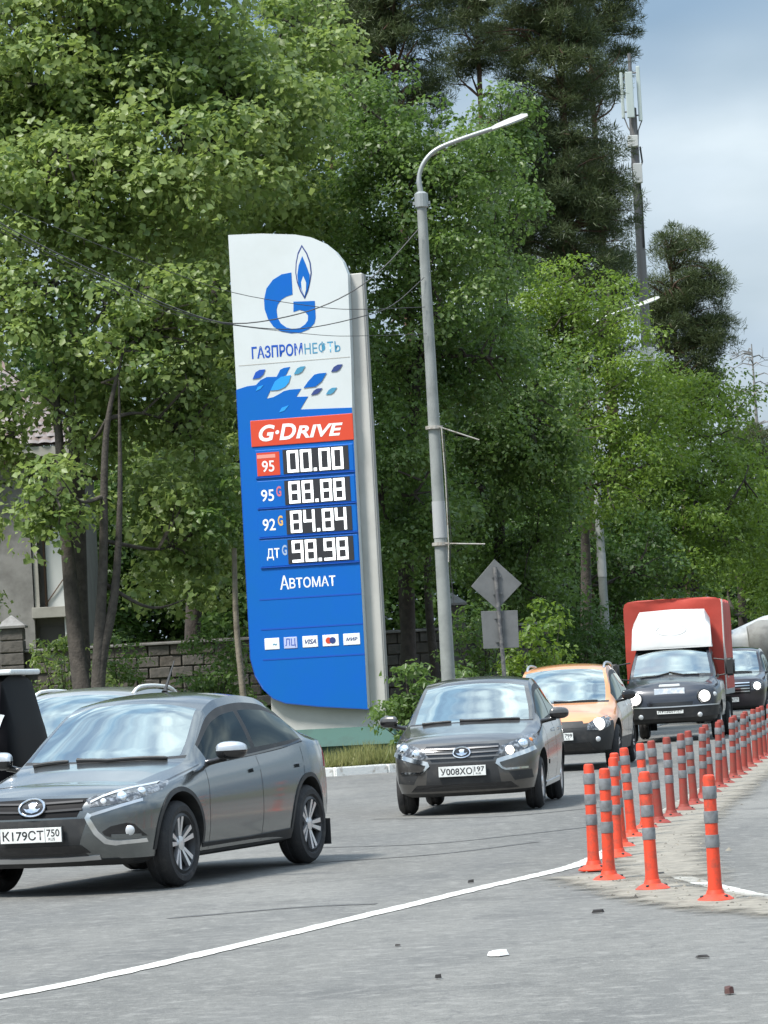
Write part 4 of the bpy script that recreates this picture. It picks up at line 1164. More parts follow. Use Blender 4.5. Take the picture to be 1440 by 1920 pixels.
# tarpaulin box: sagging cloth over hoops, rounded at the eaves
tarp = pm('red_tarpaulin', (0.46, 0.055, 0.035), 0.6, vary=(1.6, (0.36, 0.045, 0.03), 0.4, 0.7), bump=(3, 0.5))
bm = bmesh.new(); NX, NP = 26, 30; rt = random.Random(3)
prof = [(-1.0, 0.98)] + [(-1.0, z_) for z_ in np.linspace(1.2, 2.72, 8)] + [(-.97, 2.80), (-.90, 2.84)] + [(y_, 2.86) for y_ in np.linspace(-.7, .7, 7)] + [(.90, 2.84), (.97, 2.80)] + [(1.0, z_) for z_ in np.linspace(2.72, 1.2, 8)] + [(1.0, 0.98)]
grid = []
for i in range(NX + 1):
    x = 2.20 + 3.1 * i / NX; row = []
    sag = math.sin(math.pi * ((i / NX * 4) % 1.0))
    for (y, z) in prof:
        d = .03 * sag + rt.uniform(-.008, .008)
        yy = y * (1 - d * .7) if z < 2.8 else y; zz = z - (.05 * sag if z > 2.78 else 0) + (.02 * math.sin(x * 9 + y * 3) if z < 1.1 else 0)
        row.append(bm.verts.new((x, yy, zz)))
    grid.append(row)
for i in range(NX):
    for k in range(len(prof) - 1): bm.faces.new((grid[i][k], grid[i + 1][k], grid[i + 1][k + 1], grid[i][k + 1]))
def tarp_end(row, x):
    # front and back sheets as small grids so that they can crease
    K = 8; lay = []
    m = len(row)
    for k in range(m // 2):
        a, b2 = row[k], row[m - 1 - k]; line = [a]
        for q in range(1, K):
            t = q / K; line.append(bm.verts.new((x + .02 * math.sin(t * 9 + k), a.co.y + (b2.co.y - a.co.y) * t, a.co.z + (b2.co.z - a.co.z) * t + rt.uniform(-.006, .006))))
        line.append(b2); lay.append(line)
    for k in range(len(lay) - 1):
        for q in range(K): bm.faces.new((lay[k][q], lay[k][q + 1], lay[k + 1][q + 1], lay[k + 1][q]))
tarp_end(grid[0], 2.20); tarp_end(grid[-1], 5.30)
bmesh.ops.recalc_face_normals(bm, faces=bm.faces)
me = bpy.data.meshes.new('tarpaulin'); bm.to_mesh(me); bm.free(); me.materials.append(tarp); me.shade_smooth(); me.set_sharp_from_angle(angle=.6)
link(bpy.data.objects.new('tarpaulin', me), TR)
steel_dark = pm('chassis_steel', (0.05, 0.05, 0.05), 0.7, 0.3)
m = MB(); m.box(2.2, 5.3, -1.0, 1.0, .86, .97); m.build('cargo_bed', pm('bed_grey', (.30, .31, .31), .6, .3), TR, bevel=.01)
m = MB(); m.box(.6, 5.2, -.45, -.33, .48, .80); m.box(.6, 5.2, .33, .45, .48, .80); m.tube([(4.0, -.8, .38), (4.0, .8, .38)], .06); m.box(2.3, 3.0, -.9, -.5, .45, .8); m.build('chassis', steel_dark, TR)
for sgn in (-1, 1):
    c.wheel(4.0, sgn)
    m = MB(); m.box(4.36, 4.375, *sorted((sgn * .62, sgn * .98)), .16, .8); m.build('mud_flap', black_plastic, TR)
m = MB(); m.tube([(2.21, -1.0, .95), (2.21, -1.01, 2.8)], .018, 6); m.tube([(2.21, -1.01, 1.9), (2.26, -1.06, 1.2)], .012, 6); m.build('tarp_strap', pm('strap_grey', (.55, .53, .5), .8), TR)

# ------------------------------------------------------------------ concrete mixer crossing beyond the dark SUV
mr = empty('concrete_mixer', (10.45, 117.0, 0.0), 0.0)
tag(mr, 'concrete mixer truck with white drum standing behind the dark plum suv', 'truck')
drum_white = pm('drum_white', (0.70, 0.72, 0.72), 0.45, vary=(3, (0.50, 0.52, 0.52), 0.45, 0.7))
drum_grey = pm('drum_grey', (0.36, 0.35, 0.32), 0.6, vary=(4, (0.25, 0.24, 0.22), 0.45, 0.7))
m = MB(); m.lathe([(.30, .25), (.42, .3), (.50, .9), (.85, 1.9), (.95, 2.6), (.95, 3.4), (.80, 4.0), (.45, 4.3)], 28, 'X', (0, 0, 2.05)); dr = m.build('drum', drum_white, mr, smooth=40)
dr.rotation_euler = (0, math.radians(-2), 0)
m = MB(); m.lathe([(.52, 1.30), (.62, 1.32), (.78, 1.7), (.80, 2.1), (.80, 2.12)], 28, 'X', (0, -.35, 2.0)); m.build('drum_band', drum_grey, dr, smooth=40)
m = MB(); m.add(*rounded((.35, 0, 2.55), (.75, .9, .34), .1)); m.build('hopper', pm('hopper_blue', (.35, .47, .62), .5), mr, smooth=40)
m = MB(); m.add([(0, -.3, 2.2), (0, .3, 2.2), (.25, .2, 1.3), (.25, -.2, 1.3), (.06, -.3, 2.25), (.06, .3, 2.25), (.31, .2, 1.35), (.31, -.2, 1.35)], [(0, 1, 2, 3), (7, 6, 5, 4), (0, 4, 5, 1), (1, 5, 6, 2), (2, 6, 7, 3), (3, 7, 4, 0)]); m.build('chute', drum_grey, mr)
m = MB(); m.box(.2, 6.6, -.5, -.35, .75, 1.05); m.box(.2, 6.6, .35, .5, .75, 1.05); m.box(.5, .7, -.5, .5, 1.05, 1.6); m.box(4.3, 4.5, -.5, .5, 1.05, 2.0); m.build('chassis', steel_dark, mr)
m = MB(); m.add(*rounded((5.75, 0, 1.9), (1.5, 2.3, 2.0), .15)); cb_ = m.build('cab', cab_paint, mr, smooth=40)
for ax in (1.3, 2.6, 5.7):
    for sgn in (-1, 1):
        t = MB(); t.lathe([(.28, -.14), (.48, -.14), (.5, -.08), (.5, .08), (.48, .14), (.28, .14)], 28, 'Y', closed=True); w_ = t.build('wheel', rubber, mr, smooth=40); w_.location = (ax, sgn * .95, .5)
        t = MB(); t.lathe([(.05, -.1), (.29, -.1), (.29, .1), (.05, .1)], 20, 'Y', closed=True); t.build('rim', brake_grey, w_)
m = MB(); m.lathe([(.1, 0), (.09, -.03), (.04, -.05)], 14, 'Y', (1.05, -1.22, 1.38)); m.build('work_lamp', lit_lamp, mr)
m = MB(); m.box(1.0, 1.1, -1.2, -.3, 1.34, 1.42); m.build('lamp_bracket', steel_dark, mr)
# ================================================================== fuel price sign
SIGN_Z = 0.11
sg = empty('fuel_price_sign', (-1.49, 68.6, SIGN_Z), math.radians(-15))
tag(sg, 'tall white and blue fuel price sign with flame logo and lit digits', 'sign')
dz = 0.205 - SIGN_Z
def q(pts): return [(a, b + dz) for a, b in pts]
sign_white = pm('sign_white', (0.58, 0.62, 0.625), 0.4, vary=(0.8, (0.53, 0.565, 0.56), 0.45, 0.75))
sign_blue = pm('sign_blue', (0.0, 0.112, 0.47), 0.45, vary=(1.1, (0.0, 0.12, 0.43), 0.4, 0.7), spec=.3)
sign_blue2 = pm('sign_dark_blue', (0.005, 0.075, 0.42), 0.4)
sign_cyan = pm('sign_cyan', (0.02, 0.30, 0.72), 0.4)
sign_teal = pm('sign_teal', (0.06, 0.26, 0.42), 0.4)
sign_navy = pm('sign_navy', (0.03, 0.055, 0.20), 0.4)
sign_red = pm('sign_red', (0.62, 0.06, 0.022), 0.4, coat=.2)
letter_white = pm('letter_white', (0.86, 0.87, 0.86), 0.4)
slab_grey = pm('slab_grey', (0.46, 0.455, 0.425), 0.6, vary=(1.5, (0.38, 0.375, 0.35), 0.4, 0.75), bump=(20, .08))
slab_edge = pm('slab_edge', (0.26, 0.26, 0.25), 0.6)
plinth_green = pm('plinth_green', (0.016, 0.078, 0.062), 0.65, vary=(3, (0.012, 0.055, 0.044), 0.45, 0.7))
display = pm('display_board', (0.030, 0.030, 0.034), 0.35)
digit_mat = pm('lit_digit', (0.9, 0.92, 0.92), 0.4, emit=(0.95, 1.0, 1.0), emit_s=0.55)

m = MB(); m.box(-0.98, 1.33, 0.14, 0.34, .40, 9.22 + dz); slab = m.build('pylon', slab_grey, sg, bevel=.02)
m = MB(); m.box(1.332, 1.352, .16, .33, .42, 9.20 + dz); m.build('pylon_edge', slab_edge, slab)
m = MB()
m.add([(-1.35, -.35, .22), (1.66, -.35, .22), (1.66, 1.0, .22), (-1.35, 1.0, .22), (-1.05, -.02, .56), (1.45, -.02, .56), (1.45, .8, .56), (-1.05, .8, .56)],
      [(3, 2, 1, 0), (4, 5, 6, 7), (0, 1, 5, 4), (1, 2, 6, 5), (2, 3, 7, 6), (3, 0, 4, 7)])
m.build('plinth_skirt', plinth_green, sg)
m = MB(); m.box(-1.2, 1.52, -.22, .9, -.05, .22); m.build('plinth', pm('plinth_dark_green', (.05, .13, .115), .7, vary=(4, (.03, .07, .06), .4, .7)), sg)
PANEL = [(-1.27, 10.16), (-.6, 10.13), (0.09, 10.05), (.40, 9.97), (0.67, 9.83), (0.88, 9.64), (1.02, 9.44), (1.10, 9.20), (1.07, 7.5), (1.04, 6.55), (1.02, 0.80), (0.05, 0.90), (-0.62, 1.0), (-.86, 1.10), (-1.06, 1.30), (-1.20, 1.55), (-1.28, 1.90), (-1.27, 7.1)]
m = MB(); m.prism(q(PANEL[::-1]), -.06, .13); wp = m.build('sign_panel', sign_white, sg)
m = MB(); WAVE = [(-1.266, 7.13), (-1.05, 7.18), (-0.87, 7.19), (-0.77, 7.28), (-0.64, 7.33), (-0.44, 7.32), (-0.36, 7.45), (-0.29, 7.48), (-0.16, 7.49), (-0.25, 7.34), (-0.33, 7.31), (-0.47, 7.23), (-0.58, 7.07), (-0.67, 6.91), (-0.53, 6.93), (-0.41, 6.98), (-0.31, 7.03), (-0.19, 7.05), (0.04, 7.05), (-0.07, 6.9), (0.17, 6.89), (0.09, 6.78), (-0.0, 6.65), (1.035, 6.61)]
BLUE = WAVE + [(1.016, 0.806), (0.05, 0.906), (-0.62, 1.006), (-.856, 1.106), (-1.054, 1.306), (-1.195, 1.555), (-1.275, 1.90)]
m.prism(q(BLUE[::-1]), -.068, -.058); m.build('blue_panel', sign_blue, sg)
m = MB(); m.prism(q([(-1.279, 7.12), (-1.289, 1.90), (-1.209, 1.545), (-1.068, 1.292), (-.866, 1.092), (-.62, .99), (.05, .89), (1.03, .79), (1.03, .803), (.05, .902), (-.62, 1.002), (-.858, 1.102), (-1.057, 1.302), (-1.198, 1.552), (-1.277, 1.90), (-1.268, 7.12)]), -.067, .125); m.build('panel_edge', sign_blue2, sg)
def flat(name, pts, y, mat, parent=wp):
    m = MB(); m.prism(q(pts), y, y + .006); return m.build(name, mat, parent)
for nm, pts, mt in (
    ('wave_tile', [(-0.15, 7.33), (-0.2, 7.19), (-0.28, 7.11), (-0.41, 7.06), (-0.58, 7.06), (-0.48, 7.23), (-0.35, 7.31)], sign_cyan),
    ('wave_tile', [(-0.66, 7.48), (-0.71, 7.38), (-0.79, 7.32), (-0.93, 7.31), (-0.86, 7.44), (-0.78, 7.48)], sign_blue2),
    ('wave_tile', [(0.15, 7.48), (0.08, 7.38), (0.0, 7.34), (-0.09, 7.34), (-0.02, 7.45), (0.06, 7.48)], sign_teal),
    ('wave_tile', [(0.9, 7.46), (0.84, 7.37), (0.77, 7.33), (0.66, 7.33), (0.72, 7.42), (0.8, 7.46)], sign_navy),
    ('wave_tile', [(0.57, 7.32), (0.46, 7.16), (0.33, 7.07), (0.09, 7.06), (0.19, 7.18), (0.32, 7.3), (0.42, 7.32)], sign_blue),
    ('wave_tile', [(0.47, 7.03), (0.4, 6.95), (0.35, 6.92), (0.23, 6.91), (0.29, 6.99), (0.36, 7.03)], sign_navy),
    ('wave_tile', [(0.76, 7.02), (0.69, 6.93), (0.63, 6.9), (0.53, 6.9), (0.59, 6.98), (0.66, 7.02)], sign_teal),
    ('wave_tile', [(-0.71, 7.18), (-0.78, 7.11), (-0.88, 7.07), (-0.83, 7.15)], sign_cyan),
    ('wave_tile', [(-0.22, 6.75), (-0.32, 6.65), (-0.43, 6.62), (-0.37, 6.71)], sign_cyan)):
    flat(nm, pts, -.074, mt)
lg = flat('logo', [(-0.03, 9.32), (-0.23, 9.3), (-0.41, 9.21), (-0.55, 9.05), (-0.61, 8.84), (-0.61, 8.65), (-0.55, 8.45), (-0.45, 8.3), (-0.3, 8.19), (-0.1, 8.14), (0.1, 8.14), (0.26, 8.19), (0.38, 8.3), (0.41, 8.4), (0.41, 8.73), (-0.02, 8.75), (-0.03, 8.55), (0.09, 8.58), (0.19, 8.55), (0.26, 8.46), (0.25, 8.36), (0.19, 8.29), (0.08, 8.23), (-0.06, 8.22), (-0.19, 8.26), (-0.3, 8.35), (-0.36, 8.47), (-0.37, 8.62), (-0.34, 8.72), (-0.26, 8.81), (-0.16, 8.86), (-0.03, 8.89)], -.066, sign_blue, sg)
for k, (pts, mt) in enumerate((([(0.21, 9.84), (0.12, 9.69), (0.07, 9.5), (0.05, 9.31), (0.07, 9.12), (0.13, 8.93), (0.21, 8.78), (0.29, 8.93), (0.34, 9.1), (0.38, 9.28), (0.37, 9.48), (0.31, 9.67)], sign_navy),
    ([(0.213, 9.79), (0.135, 9.65), (0.09, 9.48), (0.072, 9.31), (0.092, 9.13), (0.15, 8.95), (0.212, 8.83), (0.27, 8.95), (0.322, 9.11), (0.358, 9.28), (0.347, 9.47), (0.292, 9.65)], sign_white),
    ([(0.21, 9.62), (0.13, 9.45), (0.09, 9.26), (0.1, 9.09), (0.16, 8.95), (0.215, 8.82), (0.27, 8.94), (0.32, 9.07), (0.34, 9.24), (0.27, 9.46)], sign_blue),
    ([(0.21, 9.23), (0.16, 9.11), (0.165, 8.97), (0.213, 8.84), (0.25, 8.96), (0.26, 9.1)], sign_white))):
    flat('flame', pts, -.066 - .004 * k, mt, lg)
text_obj('brand_lettering', 'ГАЗПРОМ', sign_blue2, sg, -.92, .11, 7.70 + dz, 7.94 + dz, -.064, bold=.022)
text_obj('brand_lettering', 'НЕФТЬ', sign_teal, sg, .15, .87, 7.70 + dz, 7.93 + dz, -.064, bold=.004)
m = MB(); m.box(-1.2, 1.05, -.064, -.058, 7.585 + dz, 7.60 + dz); m.build('panel_joint', slab_grey, sg)
m = MB(); m.box(-1.02, 1.045, -.085, -.055, 5.99 + dz, 6.50 + dz); rp = m.build('red_panel', sign_red, sg, bevel=.006)
text_obj('product_lettering', 'G·D', letter_white, rp, -.86, -.10, 6.08 + dz, 6.40 + dz, -.088, bold=.03, shear=.25)
text_obj('product_lettering', 'RIVE', letter_white, rp, -.11, .84, 6.09 + dz, 6.335 + dz, -.088, bold=.03, shear=.25)
SEG = {'a': (0, 1, 1, 1), 'b': (1, .5, 1, 1), 'c': (1, 0, 1, .5), 'd': (0, 0, 1, 0), 'e': (0, 0, 0, .5), 'f': (0, .5, 0, 1), 'g': (0, .5, 1, .5)}
CH = {'0': 'abcdef', '8': 'abcdefg', '4': 'fgbc', '9': 'abcdfg'}
rows = [('00.00', 5.655), ('88.88', 5.055), ('84.84', 4.485), ('98.98', 3.91)]
for ri_, (txt, zc) in enumerate(rows):
    z0 = zc + dz
    m = MB(); m.box(-.96, 1.015, -.080, -.060, z0 - .262, z0 + .262); fr = m.build('price_row', sign_blue2 if ri_ > 9 else sign_blue, sg, bevel=.012)
    m = MB(); m.box(-.40, .92, -.088, -.075, z0 - .235, z0 + .235); m.build('display_board', display, fr)
    m = MB(); m.box(-.97, 1.02, -.095, -.06, z0 - .285, z0 - .265); m.build('row_ledge', sign_blue2, fr)
    xs_ = [-.20, .065, .44, .70]; k = 0
    for ch in txt:
        d = MB(); dx = .022 * ri_ * 0
        if ch == '.':
            d.box(.245 - .03, .245 + .03, -.094, -.087, z0 - .215, z0 - .155)
        else:
            w_, h_, th_ = .175, .375, .025
            for sgm in CH[ch]:
                a, b_, a2, b2 = SEG[sgm]
                x0_, x1_ = xs_[k] + (a - .5) * w_, xs_[k] + (a2 - .5) * w_; y0_, y1_ = z0 + (b_ - .5) * h_, z0 + (b2 - .5) * h_
                d.box(min(x0_, x1_) - th_, max(x0_, x1_) + th_, -.094 - .0004 * 'abcdefg'.index(sgm), -.087, min(y0_, y1_) - th_, max(y0_, y1_) + th_)
            k += 1
        d.build('digit', digit_mat, fr)
    if ri_ == 0:
        m = MB(); m.box(-.93, -.47, -.086, -.07, z0 - .24, z0 + .21); gp_ = m.build('grade_plate', sign_red, fr)
        text_obj('grade_lettering', '95', letter_white, gp_, -.83, -.58, z0 - .17, z0 + .05, -.0885, bold=.012)
        m = MB(); m.box(-.92, -.55, -.088, -.085, z0 + .10, z0 + .17); m.build('grade_stripe', pm('pale_red', (.75, .30, .24), .5), gp_)
    else:
        s_ = ('95', '92', 'ДТ')[ri_ - 1]
        text_obj('grade_lettering', s_, letter_white, fr, -.88 + .05 * (ri_ == 3), -.62 + .05 * (ri_ == 3), z0 - .14, z0 + .09, -.083, bold=.012)
        text_obj('grade_mark', 'G', pm('mark_%d' % ri_, [(.6, .15, .2), (.75, .45, .12), (.35, .45, .6)][ri_ - 1], .5), fr, -.57 + .05 * (ri_ == 3), -.47 + .05 * (ri_ == 3), z0 - .06, z0 + .14, -.083, bold=.03)
text_obj('service_lettering', 'А', letter_white, sg, -.60, -.42, 3.19 + dz, 3.46 + dz, -.071, bold=.012)
text_obj('service_lettering', 'ВТОМАТ', letter_white, sg, -.41, .52, 3.20 + dz, 3.405 + dz, -.071, bold=.014)
for z_ in (3.02, 2.44, 1.855):
    m = MB(); m.box(-1.03, 1.018, -.073, -.066, z_ + dz - .014, z_ + dz + .014); m.build('panel_joint', sign_blue2, sg)
lilac = pm('card_lilac', (.45, .50, .75), .4); card_w = pm('card_white', (.82, .83, .83), .4)
for k, (a0, a1) in enumerate(((-.975, -.675), (-.585, -.315), (-.21, .10), (.195, .52), (.61, .945))):
    m = MB(); m.box(a0, a1, -.078, -.064, 2.045 + dz, 2.265 + dz); cd = m.build('payment_card', lilac if k == 1 else card_w, sg, bevel=.01)
    cx = (a0 + a1) / 2
    if k == 0: text_obj('card_mark', '~', sign_teal, cd, cx + .02, cx + .10, 2.12 + dz, 2.16 + dz, -.081, bold=.02)
    if k == 1: text_obj('card_mark', 'ЛЦ', sign_blue2, cd, a0 + .03, a1 - .03, 2.07 + dz, 2.24 + dz, -.081)
    if k == 2: text_obj('card_mark', 'VISA', sign_navy, cd, a0 + .05, a1 - .03, 2.11 + dz, 2.20 + dz, -.081, bold=.02, shear=.3)
    if k == 3:
        for dx, mt in ((-.04, sign_red), (.04, sign_navy)):
            m = MB(); m.lathe([(.062, -.081 - (dx > 0) * .002), (.062, -.077)], 18, 'Y', (cx + dx, 0, 2.155 + dz)); m.build('card_mark', mt, cd)
    if k == 4: text_obj('card_mark', 'МИР', sign_navy, cd, a0 + .06, a1 - .05, 2.125 + dz, 2.19 + dz, -.081, bold=.02, shear=.2)

# ================================================================== street lamps
concrete = pm('lamp_concrete', (0.27, 0.287, 0.275), 0.75, vary=(2.4, (0.185, 0.198, 0.19), 0.42, 0.72), bump=(40, .15))
galv = pm('galvanised', (0.34, 0.36, 0.355), 0.45, 0.5)
lamp_white = pm('lamp_head_white', (0.50, 0.51, 0.49), 0.4)
rusty = pm('weathered_steel', (0.44, 0.42, 0.38), 0.6, 0.4, vary=(9, (0.22, 0.17, 0.12), 0.5, 0.7))
def lamp(x, y, label, banner=False, name='street_lamp', detail=True):
    r = empty(name, (x, y, .11), math.radians(0))
    tag(r, label, 'street lamp', 'street lamps along the kerb')
    m = MB(); m.tube([(0, 0, -.1), (.0, 0, 4.0), (-.0, 0, 10.25)], [.135, .116, .088], 14); m.build('pole', concrete, r, smooth=50)
    m = MB(); m.tube([(0, 0, 3.95), (0, 0, 4.62)], [.126, .122], 14); m.build('pole_sleeve', pm('sleeve_grey', (.36, .37, .37), .8), r, smooth=50)
    m = MB(); m.lathe([(.10, 10.0), (.125, 10.02), (.125, 10.26), (.07, 10.30)], 14); m.box(-.16, .16, -.03, .03, 10.06, 10.12); m.build('pole_collar', galv, r)
    m = MB(); m.tube(smooth_path([(0, 0, 10.25), (-.02, 0, 10.56), (.09, 0, 10.84), (.33, 0, 11.06), (.77, 0, 11.22), (1.42, 0, 11.40)], 5), [.05] * 5 + [.042] * 21, 10); m.build('lamp_arm', galv, r, smooth=60)
    m = MB(); d = Vector((.655, 0, .205)).normalized(); up = Vector((-d.z, 0, d.x)); vs = []
    for t, w, h in ((0, .05, .035), (.10, .09, .05), (.35, .13, .06), (.60, .14, .055), (.70, .10, .03)):
        c_ = Vector((1.36, 0, 11.385)) + d * t
        vs += [c_ + Vector((0, -w, 0)) - up * h * .6, c_ + Vector((0, w, 0)) - up * h * .6, c_ + Vector((0, w * .7, 0)) + up * h, c_ + Vector((0, -w * .7, 0)) + up * h]
    fs = [(0, 1, 2, 3), (16, 19, 18, 17)] + [(i * 4 + k, i * 4 + (k + 1) % 4, i * 4 + 4 + (k + 1) % 4, i * 4 + 4 + k) for i in range(4) for k in range(4)]
    m.add(vs, fs); hd = m.build('lamp_head', lamp_white, r, smooth=40)
    m = MB(); c_ = Vector((1.36, 0, 11.385)) + d * .42 - up * .045; m.cbox(c_, (.34, .17, .02), Matrix.Rotation(-math.asin(d.z), 3, 'Y')); m.build('lamp_lens', clear_plastic, hd)
    if banner:
        for z_, dzz in ((5.97, -.28), (3.84, -.05)):
            m = MB(); m.tube([(.08, -.14, z_), (.80, -.14, z_ + dzz)], .013, 6); m.build('banner_arm', rusty, r)
            m = MB(); m.tube([(0, 0, z_ - .03), (0, 0, z_ + .03)], .16, 14); m.build('clamp_band', rusty, r)
        m = MB(); m.tube([(.13, -.15, 5.97), (.15, -.15, 5.0), (.14, -.15, 3.84), (.12, -.15, 3.5)], .012, 6); m.build('banner_rod', rusty, r)
        m = MB(); m.tube([(.17, -.15, 5.9), (.17, -.15, 4.9), (.19, -.14, 3.9), (.14, -.13, 3.4), (.18, -.14, 2.7)], .007, 5); m.build('lamp_cable', black_plastic, r)
    return r
lamp(1.0, 64.6, 'concrete street lamp with two empty banner arms beside the fuel price sign', True)
lamp(5.92, 98.0, 'concrete street lamp half buried in foliage between the fuel sign lamp and the truck')
lamp(11.15, 136.0, 'street lamp whose arm pokes out of the trees beyond the telecom mast')
lamp(16.6, 173.0, 'distant street lamp arm showing below the bare dead conifers')

# ---- traffic sign seen from behind
tsn = empty('traffic_sign', (1.93, 63.0, .11)); tag(tsn, 'grey back of a diamond traffic sign with square plate on a pole', 'traffic sign')
back_grey = pm('sign_back_grey', (0.16, 0.165, 0.165), 0.5, 0.2, vary=(4, (0.12, 0.125, 0.125), 0.4, 0.7))
m = MB(); m.tube([(.06, 0, -.1), (.03, 0, 1.7), (-.02, 0, 3.32)], .038, 10); m.build('pole', pm('pole_dark', (.12, .12, .125), .5, .5, vary=(12, (.22, .21, .2), .45, .6)), tsn, smooth=60)
m = MB(); m.prism([(-.02, 3.46), (.44, 3.0), (-.02, 2.56), (-.46, 3.0)], .045, .06); m.build('diamond_plate', back_grey, tsn, bevel=.004)
m = MB(); m.prism([(-.31, 2.55), (.34, 2.53), (.33, 1.87), (-.30, 1.88)], .045, .06); m.build('square_plate', back_grey, tsn, bevel=.004)
for z_ in (3.15, 2.85, 2.42, 2.0):
    m = MB(); m.cbox((0, .03, z_), (.16, .03, .035)); m.build('clamp', back_grey, tsn)

# ================================================================== lane bollards
bol_orange = pm('bollard_orange', (0.66, 0.058, 0.02), 0.5, vary=(15, (0.30, 0.06, 0.035), 0.46, 0.68))
bol_dusty_shaded = pm('bollard_dusty_shaded', (0.27, 0.036, 0.024), 0.6, vary=(13, (0.18, 0.06, 0.042), 0.42, 0.72))  # far row's darker red: dust and shading are both put into the colour
band_grey = pm('reflector_band', (0.22, 0.23, 0.24), 0.4, 0.2, vary=(14, (0.13, 0.13, 0.13), 0.45, 0.7))
BH = 0.80
def prof_mesh(nm, prof, mat, n=16):
    m = MB(); m.lathe(prof, n); me = m.mesh(nm); me.materials.append(mat); me.shade_smooth(); me.set_sharp_from_angle(angle=.6); return me
def bol_set(mat):
    post = prof_mesh('post', [(.052, .015), (.050, .06), (.044, .12), (.041, .35), (.040, BH - .03), (.036, BH - .008), (.026, BH)], mat)
    foot = prof_mesh('foot', [(.118, .006), (.118, .016), (.095, .034), (.06, .05), (.052, .075), (.03, .08)], mat, 20)
    bands = [prof_mesh('reflector_band', [(.0435, z0), (.0450, z0 + .004), (.0450, z1 - .004), (.0435, z1)], band_grey) for z0, z1 in ((.648, .728), (.495, .572), (.342, .422))]
    bolt = MB(); bolt.lathe([(.013, .02), (.013, .04), (.008, .045)], 8); bm_ = bolt.mesh('anchor_bolt'); bm_.materials.append(black_plastic)
    return post, foot, bands, bm_
SETS = [bol_set(bol_orange), bol_set(bol_dusty_shaded)]
def bollard(x, y, dusty, tx, ty, rz, label, group):
    post, foot, bands, bolt = SETS[1 if dusty else 0]
    r = empty('lane_bollard', (x, y, .004), rz); tag(r, label, 'bollard', group)
    p = link(bpy.data.objects.new('post', post), r); p.rotation_euler = (tx, ty, 0)
    for bd in bands: link(bpy.data.objects.new('reflector_band', bd), p)
    link(bpy.data.objects.new('foot', foot), r)
    for k in range(3):
        b = link(bpy.data.objects.new('anchor_bolt', bolt), r); a = 2 * math.pi * k / 3 + .4; b.location = (.088 * math.cos(a), .088 * math.sin(a), 0)
rb = random.Random(8)
NOSE = [(1.42, 26.66), (1.45, 25.28), (1.66, 23.92), (1.95, 22.46)]
NLAB = ['bright orange lane bollard standing where the long white line ends', 'bright orange lane bollard second in the front rank beside the long white line',
        'bright orange lane bollard third in the front rank on the sand', 'bright orange lane bollard standing alone beside the shorter white line']
for (x, y), lb in zip(NOSE, NLAB): bollard(x, y, False, rb.uniform(-.035, .035), rb.uniform(-.03, .03), rb.uniform(0, 6), lb, 'orange lane bollards at the island nose')
ROW = [(1.70, 28.27), (1.83, 29.82), (2.03, 31.49), (2.26, 32.99), (2.45, 33.9), (2.67, 35.2), (2.91, 36.59), (3.13, 37.96), (3.37, 39.6), (3.61, 41.2), (3.83, 42.7), (4.04, 44.06), (4.30, 45.8), (4.50, 47.08), (4.71, 48.55), (4.97, 50.36), (5.24, 52.2), (5.50, 54.0), (5.72, 55.5), (5.96, 57.1), (6.2, 58.7), (6.44, 60.3), (6.68, 61.9), (6.92, 63.5), (7.16, 65.1), (7.40, 66.7), (7.64, 68.3), (7.88, 69.9)]
ORD = 'first second third fourth fifth sixth seventh eighth ninth tenth eleventh twelfth thirteenth fourteenth fifteenth sixteenth seventeenth eighteenth nineteenth twentieth twenty-first twenty-second twenty-third twenty-fourth twenty-fifth twenty-sixth twenty-seventh twenty-eighth'.split()
for i, (x, y) in enumerate(ROW):
    d = i >= 4
    bollard(x, y, d, rb.uniform(-.05, .05), rb.uniform(-.05, .05), rb.uniform(0, 6),
            ('dusty shade-darkened red lane bollard, %s in the divider row behind the front rank' if d else 'orange lane bollard, %s in the divider row behind the front rank') % ORD[i],
            'dusty shade-darkened lane bollards receding along the divider' if d else 'orange lane bollards starting the divider row')

# ================================================================== overhead wires
wire_mat = pm('wire_black', (0.06, 0.06, 0.06), 0.6)
W_ = [('thick', .011, [(0.91, 64.44, 9.7), (0.25, 64.0, 9.0), (-0.45, 63.6, 8.49), (-1.32, 63.2, 8.15), (-2.48, 62.6, 7.98), (-3.44, 62.0, 8.24), (-4.59, 61.5, 8.8), (-5.81, 61.0, 9.45), (-6.82, 60.5, 10.09), (-9.5, 59.2, 12.0)]),
      ('second', .009, [(0.97, 64.48, 8.82), (0.4, 64.2, 8.34), (-0.15, 63.8, 8.11), (-1.34, 63.2, 7.88), (-2.48, 62.6, 7.96), (-3.44, 62.0, 8.2), (-4.59, 61.5, 8.73), (-5.81, 61.0, 9.38), (-6.83, 60.5, 10.0), (-9.5, 59.2, 11.9)]),
      ('thin', .0065, [(0.96, 64.48, 8.28), (-0.14, 63.8, 8.23), (-0.94, 63.4, 8.27), (-2.45, 62.6, 8.53), (-3.78, 62.0, 9.01), (-5.45, 61.3, 9.71), (-6.81, 60.5, 10.37), (-9.5, 59.2, 12.2)]),
      ('low', .0055, [(0.96, 64.48, 7.79), (-0.17, 63.8, 7.75), (-0.97, 63.2, 7.75), (-2.48, 62.6, 7.95), (-3.45, 62.0, 8.13), (-4.6, 61.5, 8.61), (-5.99, 61.0, 9.42), (-6.83, 60.5, 9.91), (-9.5, 59.2, 11.8)])]
WL = {'thick': 'thickest dark cable slung from high on the lamp pole past the flame logo', 'second': 'dark cable sagging in front of the logo just below the thickest one',
      'thin': 'thin wire running nearly level across the middle of the flame logo', 'low': 'thinnest low wire passing above the brand lettering'}
